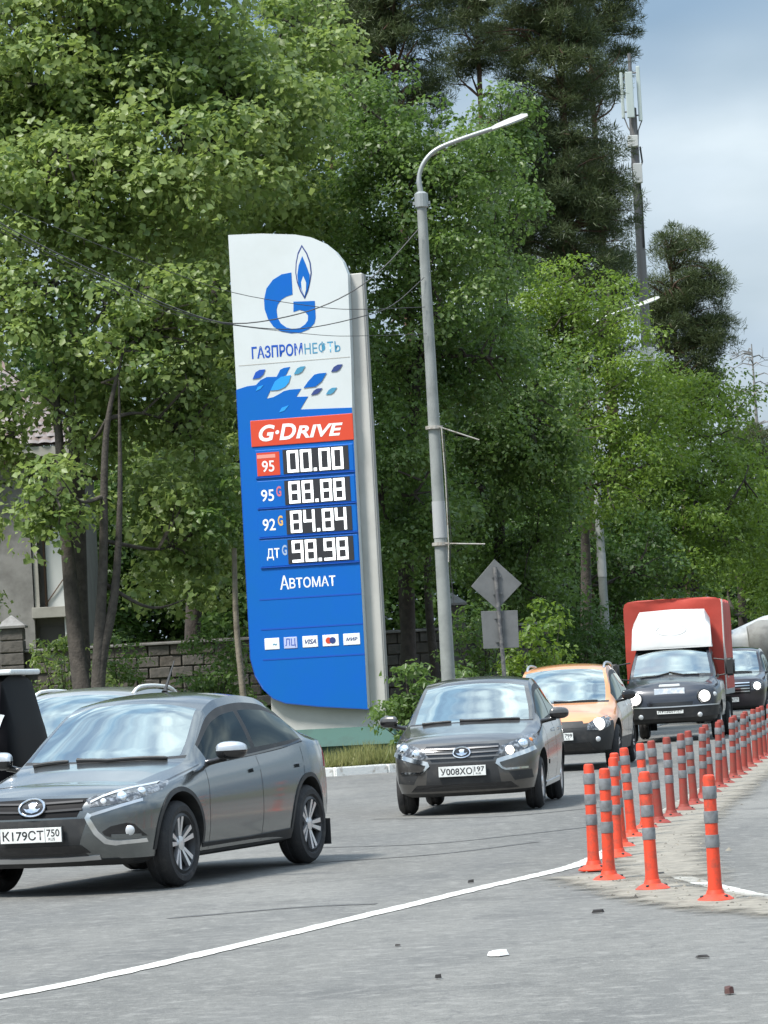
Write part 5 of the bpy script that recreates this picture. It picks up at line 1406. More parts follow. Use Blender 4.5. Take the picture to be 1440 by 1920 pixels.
for nm, r_, pts in W_:
    m = MB(); m.tube(smooth_path(pts, 5), r_, 5); tag(m.build('overhead_wire', wire_mat), WL[nm], 'wire', 'overhead wires at the fuel price sign')

# ================================================================== telecom mast
mt = empty('telecom_mast', (8.82, 115.0, .11)); tag(mt, 'slim telecom mast carrying white panel antennas and grey boxes above the trees', 'mast')
ant_white = pm('antenna_white', (0.46, 0.53, 0.51), 0.5); box_grey = pm('cabinet_grey', (0.58, 0.59, 0.57), 0.5); mast_m = pm('mast_steel', (.17, .165, .165), .55, .4)
m = MB(); m.tube([(0, 0, -.1), (0, 0, 10.2)], [.26, .20], 14); m.build('mast_base', pm('mast_pale', (.40, .43, .42), .5, .3), mt, smooth=50)
m = MB(); m.tube([(0, 0, 10.2), (0, 0, 19.6)], [.18, .13], 12); m.tube([(0, 0, 19.4), (0, 0, 21.4)], .06, 8); m.build('mast_pole', mast_m, mt, smooth=50)
for x_, y_, z0, z1, w_ in ((-.08, -.26, 19.25, 20.75, .24), (.24, -.10, 19.15, 20.95, .12), (-.30, .10, 19.3, 20.8, .10)):
    m = MB(); m.box(x_ - w_ / 2, x_ + w_ / 2, y_ - .07, y_ + .07, z0, z1); o = m.build('panel_antenna', ant_white, mt, bevel=.02)
    m = MB(); m.tube([(x_, y_, z0 + .2), (0, 0, z0 + .2)], .025, 6); m.tube([(x_, y_, z1 - .2), (0, 0, z1 - .2)], .025, 6); m.tube([(x_ + .03, y_, z0), (x_ * .6, y_ * .6, z0 - .3), (0.1, -.12, z0 - .9)], .02, 6); m.build('antenna_bracket', mast_m, o)
for x_, z0, z1, w_ in ((-.07, 18.28, 18.66, .33), (.03, 17.1, 17.74, .28)):
    m = MB(); m.box(x_ - w_ / 2, x_ + w_ / 2, -.40, -.17, z0, z1); m.build('equipment_box', box_grey, mt, bevel=.02)
m = MB(); m.tube([(.16, -.2, 18.3), (.2, -.22, 17.8), (.05, -.2, 17.4), (.12, -.2, 16.6), (.10, -.16, 15.0)], .03, 6); m.build('feeder_cable', black_plastic, mt)
m = MB(); m.box(-.26, .22, -.48, -.2, 11.27, 11.72); m.build('equipment_box', box_grey, mt, bevel=.02)

# ================================================================== stone wall
block_a = pm('stone_block', (0.105, 0.092, 0.078), 0.9, vary=(3.5, (0.065, 0.06, 0.052), 0.4, 0.7), bump=(11, .8))  # both stone colours are darkened to carry the shade on the wall
block_b = pm('stone_block_grey', (0.12, 0.11, 0.098), 0.9, vary=(3.5, (0.075, 0.072, 0.066), 0.4, 0.7), bump=(11, .8))
cap_m = pm('cap_metal', (0.24, 0.235, 0.225), 0.6, .2, vary=(4, (0.15, 0.14, 0.13), 0.45, 0.7))
def block_mesh(w, h, d, seed):
    r = random.Random(seed); b = MB(); v, f = rounded((0, 0, 0), (w, d, h), .022, 1)
    v = [p + Vector((r.uniform(-.01, .01), r.uniform(-.016, .016), r.uniform(-.008, .008))) for p in v]
    b.add(v, f); me = b.mesh('stone_block'); return me
rs = random.Random(12)
BM = []
for k in range(6):
    me = block_mesh(.485, .235, .30, k); me.materials.append(block_a if k % 2 else block_b); BM.append(me)
CW = []
for k in range(2):
    me = block_mesh(.54, .27, .54, 40 + k); me.materials.append(block_b if k else block_a); CW.append(me)
wall_dir = math.atan2(1.9, 10.0)
def fence(x0, x1, y0, top, label, pillars):
    r = empty('stone_wall', (x0, y0, .11)); tag(r, label, 'wall')
    core = MB(); L_ = x1 - x0; core.box(0, L_, .06, .24, 0, top - .02); core.build('mortar', pm('mortar', (.075, .07, .062), .95), r)
    n_r = int(top / .25)
    for j in range(n_r):
        off = .25 * (j % 2); x = -off
        while x < L_ - .1:
            cx = x + .245
            if cx - .25 > -.3 and not any(abs(cx - p) < .30 for p in pillars):
                o = link(bpy.data.objects.new('stone_block', rs.choice(BM)), r); o.location = (cx, .15 + rs.uniform(-.012, .012), .125 + j * .25)
            x += .50
    cp = MB(); cp.box(-.05, L_ + .05, -.06, .36, n_r * .25, n_r * .25 + .06); cp.build('coping', cap_m, r, bevel=.012)
    for p in pillars:
        for j in range(n_r + 1):
            o = link(bpy.data.objects.new('pillar_block', rs.choice(CW)), r); o.location = (p, .12, .14 + j * .278)
        z = (n_r + 1) * .278; m = MB(); m.add([(p - .33, -.21, z), (p + .33, -.21, z), (p + .33, .45, z), (p - .33, .45, z), (p - .33, -.21, z + .05), (p + .33, -.21, z + .05), (p + .33, .45, z + .05), (p - .33, .45, z + .05), (p, .12, z + .30)],
            [(3, 2, 1, 0), (0, 1, 5, 4), (1, 2, 6, 5), (2, 3, 7, 6), (3, 0, 4, 7), (4, 5, 8), (5, 6, 8), (6, 7, 8), (7, 4, 8)]); m.build('pillar_cap', cap_m, r)
fence(-10.2, -3.0, 79.5, 2.60, 'brown stone block wall with pyramid-capped pillar in front of the tiled house', [1.72])
fence(-0.6, 3.4, 81.5, 2.60, 'grey stone block wall with pyramid-capped pillar right behind the street lamp', [2.05])

# ================================================================== house with tiled roof
hs = empty('tiled_house', (-7.62, 86.0, .11)); tag(hs, 'pale concrete house with scalloped tile roof behind the maple trunks', 'house')
wall_c = pm('house_concrete', (0.24, 0.235, 0.22), 0.9, vary=(1.6, (0.12, 0.115, 0.105), 0.42, 0.72), bump=(8, .2))
wall_d = pm('house_concrete_dark', (0.16, 0.155, 0.14), 0.9, vary=(1.6, (0.12, 0.11, 0.10), 0.4, 0.7))
trim_c = pm('house_trim', (0.34, 0.33, 0.29), 0.8, vary=(2, (0.25, 0.24, 0.21), 0.4, 0.7)); wood_d = pm('soffit_wood', (.10, .06, .035), .8); curtain = pm('curtain', (.52, .54, .52), .9)
m = MB(); m.box(-12, -.98, 0, 8, -.1, 7.15); m.build('wall', wall_c, hs)
m = MB(); m.box(-.97, -.02, .35, 8, -.1, 7.12); m.build('bay_wall', wall_d, hs)
m = MB(); m.box(-1.02, .06, -.12, .40, 3.40, 3.66); m.build('balcony_slab', trim_c, hs, bevel=.01)
m = MB(); m.box(-.95, -.84, .05, .15, 3.67, 6.6); m.build('window_post', trim_c, hs)
m = MB(); m.box(-.66, -.12, .30, .345, 3.67, 5.6); w_ = m.build('window', curtain, hs)
m = MB(); m.tube([(-.72, .26, 3.72), (-.08, .26, 4.55)], .015, 6); m.tube([(-.7, .27, 3.68), (-.7, .27, 5.6)], .03, 4); m.build('window_brace', wood_d, w_)
m = MB(); m.box(-.26, -.06, .05, .30, 2.2, 3.39); m.build('white_post', pm('post_white', (.62, .63, .6), .8), hs)
m = MB(); m.box(-.9, -.3, .30, .34, 2.0, 3.2); m.build('dark_recess', pm('recess_shade', (.09, .085, .08), .8), hs)  # flat dark sheet for the recess, its shade put into the colour
m = MB(); m.box(-12.4, .22, -.55, 8, 7.16, 7.30); m.build('soffit', wood_d, hs)
m = MB(); m.box(-12.4, .30, -.64, -.56, 7.28, 7.52); m.build('fascia_board', trim_c, hs, bevel=.01)
# roof slope with overlapping scalloped tiles
tile_m = pm('roof_tile', (0.21, 0.19, 0.185), 0.5, vary=(5, (0.15, 0.10, 0.075), 0.4, 0.7))
tm = MB(); vs = []
for j in range(2):
    for k in range(7):
        a = k / 6; y_ = -.02 + .36 * j; vs.append((-.15 + .30 * a, y_ - .035 * math.sin(math.pi * a) * (j == 0), .03 + .045 * math.sin(math.pi * a) + (.0 if j else .02)))
tm.add(vs, [(k, k + 1, k + 8, k + 7) for k in range(6)]); tme = tm.mesh('roof_tile'); tme.materials.append(tile_m); tme.shade_smooth()
pitch = math.radians(33); rf = MB()
rf.add([(-12.4, -.62, 7.54), (.32, -.62, 7.54), (-1.9, 3.4, 7.54 + 4.02 * math.tan(pitch)), (-12.4, 3.4, 7.54 + 4.02 * math.tan(pitch)), (.32, 7.8, 7.54)], [(0, 1, 2, 3), (1, 4, 2)])
roof = rf.build('roof', pm('roof_under', (.16, .11, .10), .8), hs)
for j in range(13):
    y_ = -.62 + .30 * j * math.cos(pitch); z_ = 7.56 + .30 * j * math.sin(pitch)
    for k in range(12):
        x = .14 - .30 * k - .15 * (j % 2)
        if x > .3 - (y_ + .62) * .56: continue
        o = link(bpy.data.objects.new('roof_tile', tme), roof); o.location = (x, y_, z_); o.rotation_euler = (pitch + rs.uniform(-.03, .03), 0, rs.uniform(-.02, .02))

# ================================================================== litter on the asphalt
def bit(name, x, y, pts, h, mat, label, rz=0.0):
    r = random.Random(int(x * 100 + y * 7)); m = MB(); n = len(pts)
    vs = [(a, b, .0) for a, b in pts] + [(a * .8 + r.uniform(-.004, .004), b * .8, h * r.uniform(.6, 1.2)) for a, b in pts]
    m.add(vs, [tuple(range(n))[::-1], tuple(range(n, 2 * n))] + [(i, (i + 1) % n, n + (i + 1) % n, n + i) for i in range(n)])
    o = m.build(name, mat); o.location = (x, y, .006); o.rotation_euler = (0, 0, rz); tag(o, label, 'litter', 'scraps lying on the asphalt')
paper = pm('paper_scrap', (.80, .80, .78), .8); bark = pm('bark_scrap', (.035, .032, .03), .8); cone = pm('cone_brown', (.07, .03, .025), .7)
bit('paper_scrap', .48, 19.13, [(-.06, -.02), (-.02, -.06), (.05, -.03), (.07, .02), (.01, .09), (-.04, .06)], .03, paper, 'crumpled white paper scrap lying on the bare asphalt', .4)
bit('pine_cone', 1.44, 16.18, [(-.02, -.02), (0, -.028), (.022, -.015), (.024, .012), (.005, .026), (-.02, .018)], .03, cone, 'small reddish brown cone lying on the asphalt')
bit('bark_scrap', 1.18, 22.04, [(-.04, -.02), (.03, -.012), (.045, .02), (-.03, .025)], .02, bark, 'dark bark scrap near the front rank of bollards')
bit('bark_scrap', 1.50, 18.25, [(-.035, -.02), (.035, -.02), (.035, .02), (-.035, .016)], .012, bark, 'flat dark bark scrap between paper scrap and cone', .2)
bit('bark_scrap', .14, 17.89, [(-.016, -.02), (.016, -.014), (.02, .02), (-.012, .02)], .018, bark, 'tiny dark crumb on the asphalt below the long white line', .2)
bit('bark_scrap', .48, 26.04, [(-.02, -.03), (.025, -.02), (.02, .03), (-.02, .02)], .02, bark, 'dark crumb just beyond the long white line')
bit('bark_scrap', -.06, 20.22, [(-.016, -.02), (.014, -.02), (.016, .02), (-.014, .02)], .01, bark, 'small grey crumb under the middle of the white line')
bit('bark_scrap', 1.84, 25.6, [(-.03, -.04), (.03, -.03), (.035, .03), (-.02, .04)], .02, bark, 'dark clod on the sand between the bollards')
# ================================================================== trees, shrubs, grass
maple_leaf = leaf_mat('maple_leaf', (0.088, 0.160, 0.040), (0.320, 0.395, 0.135), .48, (0.34, 0.45, 0.09), .5)
linden_leaf = leaf_mat('linden_leaf', (0.048, 0.100, 0.024), (0.165, 0.245, 0.070), .46, (0.23, 0.38, 0.065), .5)
ash_leaf = leaf_mat('ash_leaf', (0.060, 0.125, 0.016), (0.190, 0.270, 0.045), .44, (0.29, 0.44, 0.045), .45)
shade_leaf = leaf_mat('shade_leaf', (0.038, 0.082, 0.020), (0.090, 0.150, 0.038), .40, (0.10, 0.20, 0.03), .3)  # darker leaf green with the understory shade put into the colour
pine_leaf = leaf_mat('pine_needle', (0.040, 0.064, 0.026), (0.108, 0.135, 0.054), .25, (0.12, 0.15, 0.05), .3)
dry_leaf = leaf_mat('dry_grass_blade', (0.13, 0.16, 0.045), (0.30, 0.29, 0.12), .35, (0.30, 0.32, 0.10), .3)
bark_grey = pm('bark_grey', (0.072, 0.062, 0.052), 0.95, vary=(6, (0.038, 0.033, 0.028), 0.4, 0.65), bump=(22, 1.0))
bark_dark = pm('bark_dark', (0.060, 0.050, 0.042), 0.95, vary=(6, (0.035, 0.03, 0.026), 0.4, 0.65), bump=(22, 1.0))
bark_pine = pm('bark_pine', (0.115, 0.065, 0.042), 0.95, vary=(5, (0.06, 0.042, 0.032), 0.4, 0.65), bump=(18, 1.0))
bark_pale = pm('bark_pale', (0.24, 0.21, 0.165), 0.9, vary=(6, (0.15, 0.13, 0.10), 0.4, 0.65), bump=(18, .6))
bark_dead = pm('bark_dead', (0.20, 0.195, 0.19), 0.95)

def norm(a): return a / np.maximum(np.linalg.norm(a, axis=1, keepdims=True), 1e-9)

def leaves(rng, cen, crad, n, size, up=0.45, flat=0.66, width=0.8, droop=0.6):
    """n leaves round every clump centre: folded kites lying over the upper outside of the clump"""
    N = len(cen) * n
    C = np.repeat(cen, n, 0); R = np.repeat(crad, n)[:, None]
    d = norm(rng.normal(size=(N, 3)) + np.array([0, 0, .38]))
    rad = rng.uniform(.35, 1.0, (N, 1)) ** .6
    pos = C + d * R * rad * np.array([1, 1, flat])
    nrm = norm(d * .75 + np.array([0, 0, up]) + rng.normal(size=(N, 3)) * .45)
    t = rng.normal(size=(N, 3)) + d * .8 - np.array([0, 0, droop])
    t = norm(t - nrm * np.sum(t * nrm, 1, keepdims=True))
    s = np.cross(nrm, t)
    L = size * rng.uniform(.45, 1.35, (N, 1)); Wd = L * width * rng.uniform(.75, 1.1, (N, 1)) * .5
    b = pos - t * L * .5; tip = pos + t * L * .5 - nrm * L * .08
    l = pos + s * Wd - t * L * .08 + nrm * L * .10; r = pos - s * Wd - t * L * .08 + nrm * L * .10
    V = np.stack([b, r, tip, l], 1).reshape(-1, 3)
    i = np.arange(N)[:, None] * 4
    F = np.concatenate([i + np.array([[0, 1, 2]]), i + np.array([[0, 2, 3]])], 1).reshape(-1, 3)
    return V, F

def needles(rng, cen, crad, n, size, flat=.55, width=.10):
    N = len(cen) * n
    C = np.repeat(cen, n, 0); R = np.repeat(crad, n)[:, None]
    d = norm(rng.normal(size=(N, 3)) + np.array([0, 0, .3]))
    pos = C + d * R * (rng.uniform(.1, 1.0, (N, 1)) ** .6) * np.array([1, 1, flat])
    t = norm(d * .9 + np.array([0, 0, .35]) + rng.normal(size=(N, 3)) * .7)
    s = norm(np.cross(t, rng.normal(size=(N, 3))))
    L = size * rng.uniform(.6, 1.3, (N, 1)); W = L * width
    V = np.stack([pos - s * W * .6, pos + s * W * .6, pos + t * L + s * W * .2, pos + t * L - s * W * .2], 1).reshape(-1, 3)
    F = np.arange(N * 4).reshape(-1, 4)
    return V, F

def clumps(rng, els, per_m2, rmin, rmax, inner=.25):
    cen = []
    for (x, y, z, rx, rz) in els:
        ry = rx * 1.0
        n = max(5, int(per_m2 * (rx * rz * 4 + rx * rx * 2)))
        d = norm(rng.normal(size=(n, 3)))
        r = np.where(rng.uniform(size=(n, 1)) < inner, rng.uniform(.1, .75, (n, 1)), rng.uniform(.75, 1.06, (n, 1)))
        p = d * r * np.array([rx, ry, rz]) + np.array([x, y, z])
        cen.append(p)
    cen = np.concatenate(cen)
    return cen, rng.uniform(rmin, rmax, len(cen))

def wood(rng, base, els, trunk_r, lean, cen, mat, parent, n_limb=16, twigs=90, top_f=.85, fork=None):
    m = MB(); base = np.array(base, float)
    top = max(e[2] + e[4] * .5 for e in els)
    cx = np.mean([e[0] for e in els]); cy = np.mean([e[1] for e in els])
    H = (top - base[2])
    pts = [base + [0, 0, -.15], base + [lean[0] * .1, lean[1] * .1, H * .18], base + [lean[0] * .35, lean[1] * .3, H * .42],
           base + [lean[0] * .7 + rng.normal() * .15, lean[1] * .7, H * .68], base + [lean[0], lean[1], H * top_f]]
    tr = smooth_path(pts, 6)
    rad = [trunk_r * (1.25 if i == 0 else 1) * (1 - .82 * (i / (len(tr) - 1)) ** 1.1) for i in range(len(tr))]
    m.tube(tr, rad, 10)
    nodes = [np.array(p) for p in tr[len(tr) // 4:]]
    order = rng.permutation(len(cen))
    for idx in order[:n_limb]:
        q = cen[idx]
        cand = [p for p in nodes if p[2] < q[2] + .3] or [nodes[0]]
        k = int(np.argmin([np.linalg.norm((p - q) * [1, 1, .7]) for p in cand])); a = cand[k]
        mid = (a + q) / 2 + rng.normal(size=3) * .25 + [0, 0, -.15]
        path = smooth_path([a, mid, q], 5); r0 = trunk_r * .32
        m.tube(path, [r0 * (1 - .8 * i / (len(path) - 1)) for i in range(len(path))], 6)
        nodes += [np.array(p) for p in path[3::2]]
    NA = np.array(nodes)
    for idx in order[n_limb:n_limb + twigs]:
        q = cen[idx]; a = NA[int(np.argmin(np.linalg.norm(NA - q, axis=1)))]
        m.tube([a, (a + q) / 2 + rng.normal(size=3) * .12, q], [.035, .024, .010], 4, cap=False)
    if fork:
        for path, r_ in fork: pth = smooth_path(path, 5); m.tube(pth, [r_ * (1 - .86 * (i / (len(pth) - 1)) ** 1.5) for i in range(len(pth))], 9)
    o = m.build('trunk', mat, parent, smooth=60); return o

def broadleaf(name, label, base, els, seed, leaf, mat, bark, trunk_r=.2, per=5.0, crad=(.40, .78), n=62, lean=(0, 0), group='broadleaf trees', width=.8, up=.45, fork=None, twigs=90, inner=.3, flat=.66, dens=None, droop=.6):
    rng = np.random.default_rng(seed)
    r = empty(name, (base[0], base[1], .11)); tag(r, label, 'tree', group)
    off = np.array([base[0], base[1], .11])
    cen, cr_ = clumps(rng, els, per, *crad, inner=inner)
    cen = cen - off
    els2 = [(e[0] - off[0], e[1] - off[1], e[2] - off[2], e[3], e[4]) for e in els]
    wood(rng, (0, 0, 0), els2, trunk_r, lean, cen, bark, r, fork=fork, twigs=twigs)
    V, F = leaves(rng, cen, cr_, n, leaf, width=width, up=up, flat=flat, droop=droop)
    o = np_mesh('crown', V, F, mat, r); o['kind'] = 'stuff'
    return r

G_ = 'broadleaf trees behind the fuel sign'
broadleaf('maple_tree', 'tall maple with big pale leaves towering over the stone wall and house', (-6.44, 73), [(-5.9, 73.0, 14.3, 2.08, 2.19), (-3.85, 72.0, 12.03, 2.06, 1.84), (-6.41, 71.0, 11.28, 1.6, 1.6), (-4.14, 74.0, 15.38, 2.11, 1.78), (-2.32, 74.0, 13.7, 1.56, 1.56), (-7.38, 74.0, 13.42, 1.11, 1.67), (-5.6, 73, 17, 2.4, 1.5)],
          1, .165, maple_leaf, bark_grey, .24, per=3.7, n=100, crad=(.45, .95), lean=(.6, 0), group=G_, width=.95)
broadleaf('maple_tree', 'forked maple leaning over the wall, branches bright beside the fuel sign', (-5.83, 69), [(-4.6, 70.2, 8.6, 1.55, 1.35), (-4.15, 70.8, 5.27, 1.0, 1.33), (-6.32, 69.0, 5.26, 0.88, 0.83), (-6.76, 70.0, 8.83, 1.16, 1.26), (-3.7, 70.8, 9.17, 1.14, 1.04), (-5.45, 71.0, 7.13, 1.28, 1.07), (-3.4, 71.4, 7.15, 0.84, 0.95), (-4.2, 71, 3.7, .9, .6)],
          2, .15, maple_leaf, bark_grey, .15, per=4.2, n=84, crad=(.38, .75), lean=(.9, .3), group=G_, width=.95, fork=[([(0.06, .02, 1.2), (.20, .05, 2.2), (.50, .1, 3.4), (.70, .1, 5.2), (.80, .2, 7.6)], .125), ([(-.05, .1, 0), (-.35, .9, 2.2), (-.5, 1.2, 5.5), (-.55, 1.2, 9.0)], .21)])
broadleaf('maple_tree', 'broad maple arching above the top of the fuel sign', (-4.6, 80), [(-1.61, 80.0, 15.49, 1.68, 1.8), (-2.56, 78.0, 12.23, 1.99, 1.41), (-1.5, 80.0, 13.17, 1.44, 1.56), (-4.49, 82.0, 11.63, 1.85, 1.48), (-0.85, 81.0, 12.05, 1.1, 1.22), (-3.2, 81, 9.0, 1.7, 1.5), (-2.2, 80, 6.5, 1.6, 1.7), (-4.4, 82, 6.6, 1.5, 1.6), (-3.7, 76.5, 4.2, 1.2, .9), (-4.3, 77, 6.0, 1.2, 1.0)],
          3, .15, maple_leaf, bark_dark, .22, per=3.8, n=92, crad=(.42, .9), lean=(1.6, 0), group=G_, width=.9)
broadleaf('maple_tree', 'slim dark maple trunk with thin crown standing before the tiled house', (-8.15, 71.5), [(-7.9, 71.5, 10.2, 1.0, 1.3), (-8.1, 72, 7.6, .9, 1.0), (-8.3, 71, 5.0, .7, .8), (-7.8, 72.5, 15.0, 1.4, 2.0), (-7.7, 72, 6.4, .7, .8), (-8.5, 71.5, 3.4, .5, .5)],
          4, .15, maple_leaf, bark_dark, .11, per=4.5, n=50, crad=(.35, .65), lean=(.2, 0), group=G_, width=.9, twigs=40)
broadleaf('linden_tree', 'dense dark linden filling the gap between fuel sign and street lamp', (0.3, 77), [(0.45, 77.0, 13.33, 1.27, 1.62), (1.66, 76.0, 12.3, 1.37, 1.6), (0.1, 77.0, 11.12, 1.27, 1.5), (1.43, 76.0, 10.12, 1.48, 1.71), (0.53, 77.0, 8.41, 1.39, 1.62), (0.29, 76.0, 6.27, 1.14, 1.48), (0.65, 76.0, 4.53, 1.26, 1.1), (2.94, 78.0, 13.3, 0.8, 1.2), (2.3, 77.5, 8.4, 1.0, 1.4)],
          5, .115, linden_leaf, bark_dark, .2, per=5.5, n=96, crad=(.36, .78), lean=(.8, 0), group=G_)
broadleaf('linden_tree', 'tall deep green linden just behind the lamp with banner arms', (2.6, 84), [(3.04, 84.0, 12.22, 1.14, 1.64), (2.5, 84.0, 9.44, 1.51, 1.89), (3.38, 83.0, 7.79, 1.5, 1.75), (2.29, 82.0, 6.53, 1.36, 1.6), (3.52, 83.0, 5.78, 1.37, 1.37), (1.98, 84.0, 4.65, 1.26, 1.14), (3.2, 84, 3.6, 1.3, 1.0)],
          6, .115, linden_leaf, bark_dark, .2, per=5.5, n=94, crad=(.36, .78), lean=(.4, 0), group=G_)
broadleaf('ash_tree', 'yellow-green ash spreading above the dark truck cab side of the verge', (5.0, 92), [(5.27, 92.0, 10.75, 1.8, 1.52), (6.07, 91.0, 8.81, 1.64, 1.78), (4.61, 92.0, 8.84, 1.52, 1.8), (5.47, 90.0, 6.59, 1.76, 1.49), (6.66, 91.0, 7.27, 1.09, 1.23), (4.28, 92.0, 10.39, 1.11, 1.24)],
          7, .125, ash_leaf, bark_grey, .2, per=5.0, n=72, crad=(.42, .8), lean=(.5, 0), group=G_, width=.6)
broadleaf('ash_tree', 'yellow-green ash mass rising behind the red tarpaulin box', (9.6, 112), [(9.75, 112.0, 9.02, 1.68, 1.68), (8.48, 110.0, 7.29, 1.82, 1.65), (10.19, 111.0, 6.58, 1.83, 1.67), (8.93, 109.0, 5.07, 2.13, 1.47), (11.38, 112.0, 5.38, 1.51, 1.68), (8.97, 112.0, 9.9, 0.8, 0.9)],
          8, .15, ash_leaf, bark_dark, .22, per=4.4, n=66, crad=(.48, .9), lean=(.2, 0), group=G_, width=.6)
broadleaf('ash_tree', 'rounded green tree under the bare dead conifers', (12.68, 128), [(11.97, 128.0, 11.02, 1.73, 1.15), (12.98, 128.0, 8.64, 1.35, 1.15), (13.24, 126.0, 6.79, 1.33, 1.33), (13.07, 124.0, 4.27, 1.49, 1.49), (10.85, 128.0, 11.66, 1.15, 0.96), (14.3, 126, 5.4, 1.6, 1.6)],
          9, .16, ash_leaf, bark_dark, .22, per=4.2, n=62, crad=(.48, .9), group=G_, width=.65)
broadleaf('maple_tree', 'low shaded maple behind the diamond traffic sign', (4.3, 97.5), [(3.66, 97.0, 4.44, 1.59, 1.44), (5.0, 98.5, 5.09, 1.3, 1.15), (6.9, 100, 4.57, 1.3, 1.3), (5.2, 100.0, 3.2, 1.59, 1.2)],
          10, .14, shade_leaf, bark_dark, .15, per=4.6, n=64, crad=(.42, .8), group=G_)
# second rank of darker trees closing the view through the crowns
BACK = [(-7.2, 97, 8.5, 2.4), (-2.9, 95, 8, 2.3), (-9.5, 100, 13, 2.6), (-4.6, 103, 14, 2.8), (-.6, 100, 12, 2.6), (1.6, 104, 10.5, 2.4), (4.4, 108, 10.0, 2.4), (7.2, 116, 8.4, 2.4), (9.0, 132, 8.5, 2.6), (13.8, 142, 8.6, 2.7), (17.5, 150, 8.4, 2.8), (20.5, 160, 8.6, 2.8)]
BLAB = ['low dark tree filling the gap beside the tiled house', 'low dark tree behind the wall next to the fuel sign', 'dark background tree behind the tiled house roof', 'dark background tree behind the tallest maple', 'dark background tree directly behind the fuel sign', 'dark background tree behind the linden at the lamp', 'dark background tree below the tallest pine', 'dark background tree at the foot of the telecom mast',
        'dark background tree behind the red tarpaulin box', 'dark background tree behind the concrete mixer', 'far dark tree below the bare dead conifers', 'far dark tree where the road bends away']
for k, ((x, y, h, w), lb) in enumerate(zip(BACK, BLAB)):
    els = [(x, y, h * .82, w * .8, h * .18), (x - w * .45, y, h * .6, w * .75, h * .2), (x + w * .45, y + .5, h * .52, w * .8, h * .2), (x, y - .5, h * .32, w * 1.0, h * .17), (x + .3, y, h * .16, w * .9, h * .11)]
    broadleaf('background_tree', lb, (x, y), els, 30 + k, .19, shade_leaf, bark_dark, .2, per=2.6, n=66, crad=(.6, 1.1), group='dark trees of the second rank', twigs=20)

# ---- pines
def pine(label, base, els, seed, top, trunk_r=.24, per=5.4, n=230, crad=(.26, .60), lean=0.0, name='pine_tree', low=None, size=.17):
    rng = np.random.default_rng(seed)
    r = empty(name, (base[0], base[1], .11)); tag(r, label, 'tree', 'pines above the broadleaf trees')
    off = np.array([base[0], base[1], .11]); cen, cr_ = clumps(rng, els, per, *crad, inner=.35); cen = cen - off
    m = MB(); tr = smooth_path([(0, 0, -.1), (lean * .3, 0, top * .35), (lean * .6, 0, top * .65), (lean, 0, top)], 6)
    m.tube(tr, [trunk_r * (1 - .75 * i / (len(tr) - 1)) for i in range(len(tr))], 9)
    TP = np.array(tr)
    for i, q in enumerate(cen):
        if i % 2: continue
        k = int(np.argmin(np.abs(TP[:, 2] - (q[2] - .35)))); a = TP[k]
        mid = (a + q) / 2 + np.array([0, 0, .18]) + rng.normal(size=3) * .15
        m.tube(smooth_path([a, mid, q], 3), [.05, .045, .04, .032, .026, .02, .012], 4, cap=False)
    for i in range(10):                                   # bare snags below the crown
        z = rng.uniform(.45, .9) * top; k = int(np.argmin(np.abs(TP[:, 2] - z))); a = TP[k]; an_ = rng.uniform(0, 6.28); L = rng.uniform(.5, 1.3)
        m.tube([a, a + np.array([math.cos(an_) * L * .6, math.sin(an_) * L * .6, .05]), a + np.array([math.cos(an_) * L, math.sin(an_) * L, -.15])], [.03, .02, .006], 4, cap=False)
    m.build('trunk', bark_pine, r, smooth=60)
    V, F = needles(rng, cen, cr_, n, size); o = np_mesh('crown', V, F, pine_leaf, r); o['kind'] = 'stuff'
pine('tall pine whose crown shows above the linden and the lamp head', (1.05, 104), [(1.12, 104.0, 20.94, 1.56, 1.41), (0.3, 104.0, 19.6, 1.0, 1.2), (2.0, 104.0, 19.0, .9, .8), (1.82, 104.0, 22.4, 1.9, 1.1), (-.2, 104.5, 21.5, 1.2, 1.2), (.9, 104, 17.4, 1.3, 1.2)], 51, 22)
pine('largest dark pine beside the telecom mast, trunk showing through its crown', (6.05, 106), [(6.0, 106.0, 19.57, 1.6, 1.75), (6.1, 106.0, 17.46, 1.55, 1.75), (4.9, 106, 15.4, 1.2, 1.3), (4.7, 106.5, 13.6, 1.2, 1.2), (5.94, 106.0, 15.39, 1.75, 1.43), (5.29, 106.0, 20.96, 1.59, 1.3), (7.07, 106.0, 15.49, 1.11, 1.11), (4.9, 106.0, 17.2, 0.96, 1.2), (6.3, 106, 13.4, 1.3, 1.0), (6, 106, 22.5, 2, 1.2)], 52, 22.5, .28)
pine('pine overlapping the telecom mast antennas with ragged outer twigs', (7.75, 118), [(8.3, 118.0, 22.9, 1.3, 1.1), (7.7, 118.0, 20.9, 1.0, 1.3), (8.4, 118.0, 24.6, 1.51, 1.35), (7.2, 118.0, 18.2, 1.2, 1.0), (7.6, 118, 16.3, .9, .9)], 53, 24)
pine('pine between the two tallest ones with open sky gaps below its crown', (3.55, 112), [(3.93, 112.0, 22.7, 1.51, 1.01), (4.5, 112.0, 21.3, .8, .8), (3.85, 112.0, 24.0, 1.68, 1.18), (3.0, 112, 17.0, 1.2, .8), (4.7, 112, 19.0, 1.0, .9), (3.2, 112, 20.9, .8, .7)], 54, 24, .22, lean=.3)
pine('isolated rounded pine standing against the cloudy sky past the mast', (10.7, 126), [(10.96, 126.0, 16.26, 0.95, 0.85), (11.45, 126.0, 14.89, 1.33, 1.04), (10.61, 126.0, 13.6, 1.04, 0.95), (11.53, 126.0, 12.98, 1.14, 0.95), (10.9, 126.0, 11.8, 1.14, 0.8), (10.1, 126.0, 14.3, 0.76, 1.0), (12.2, 126, 13.7, .7, .5), (12.2, 126, 15.0, .5, .35)], 55, 16.3, .2, per=6, crad=(.32, .62))
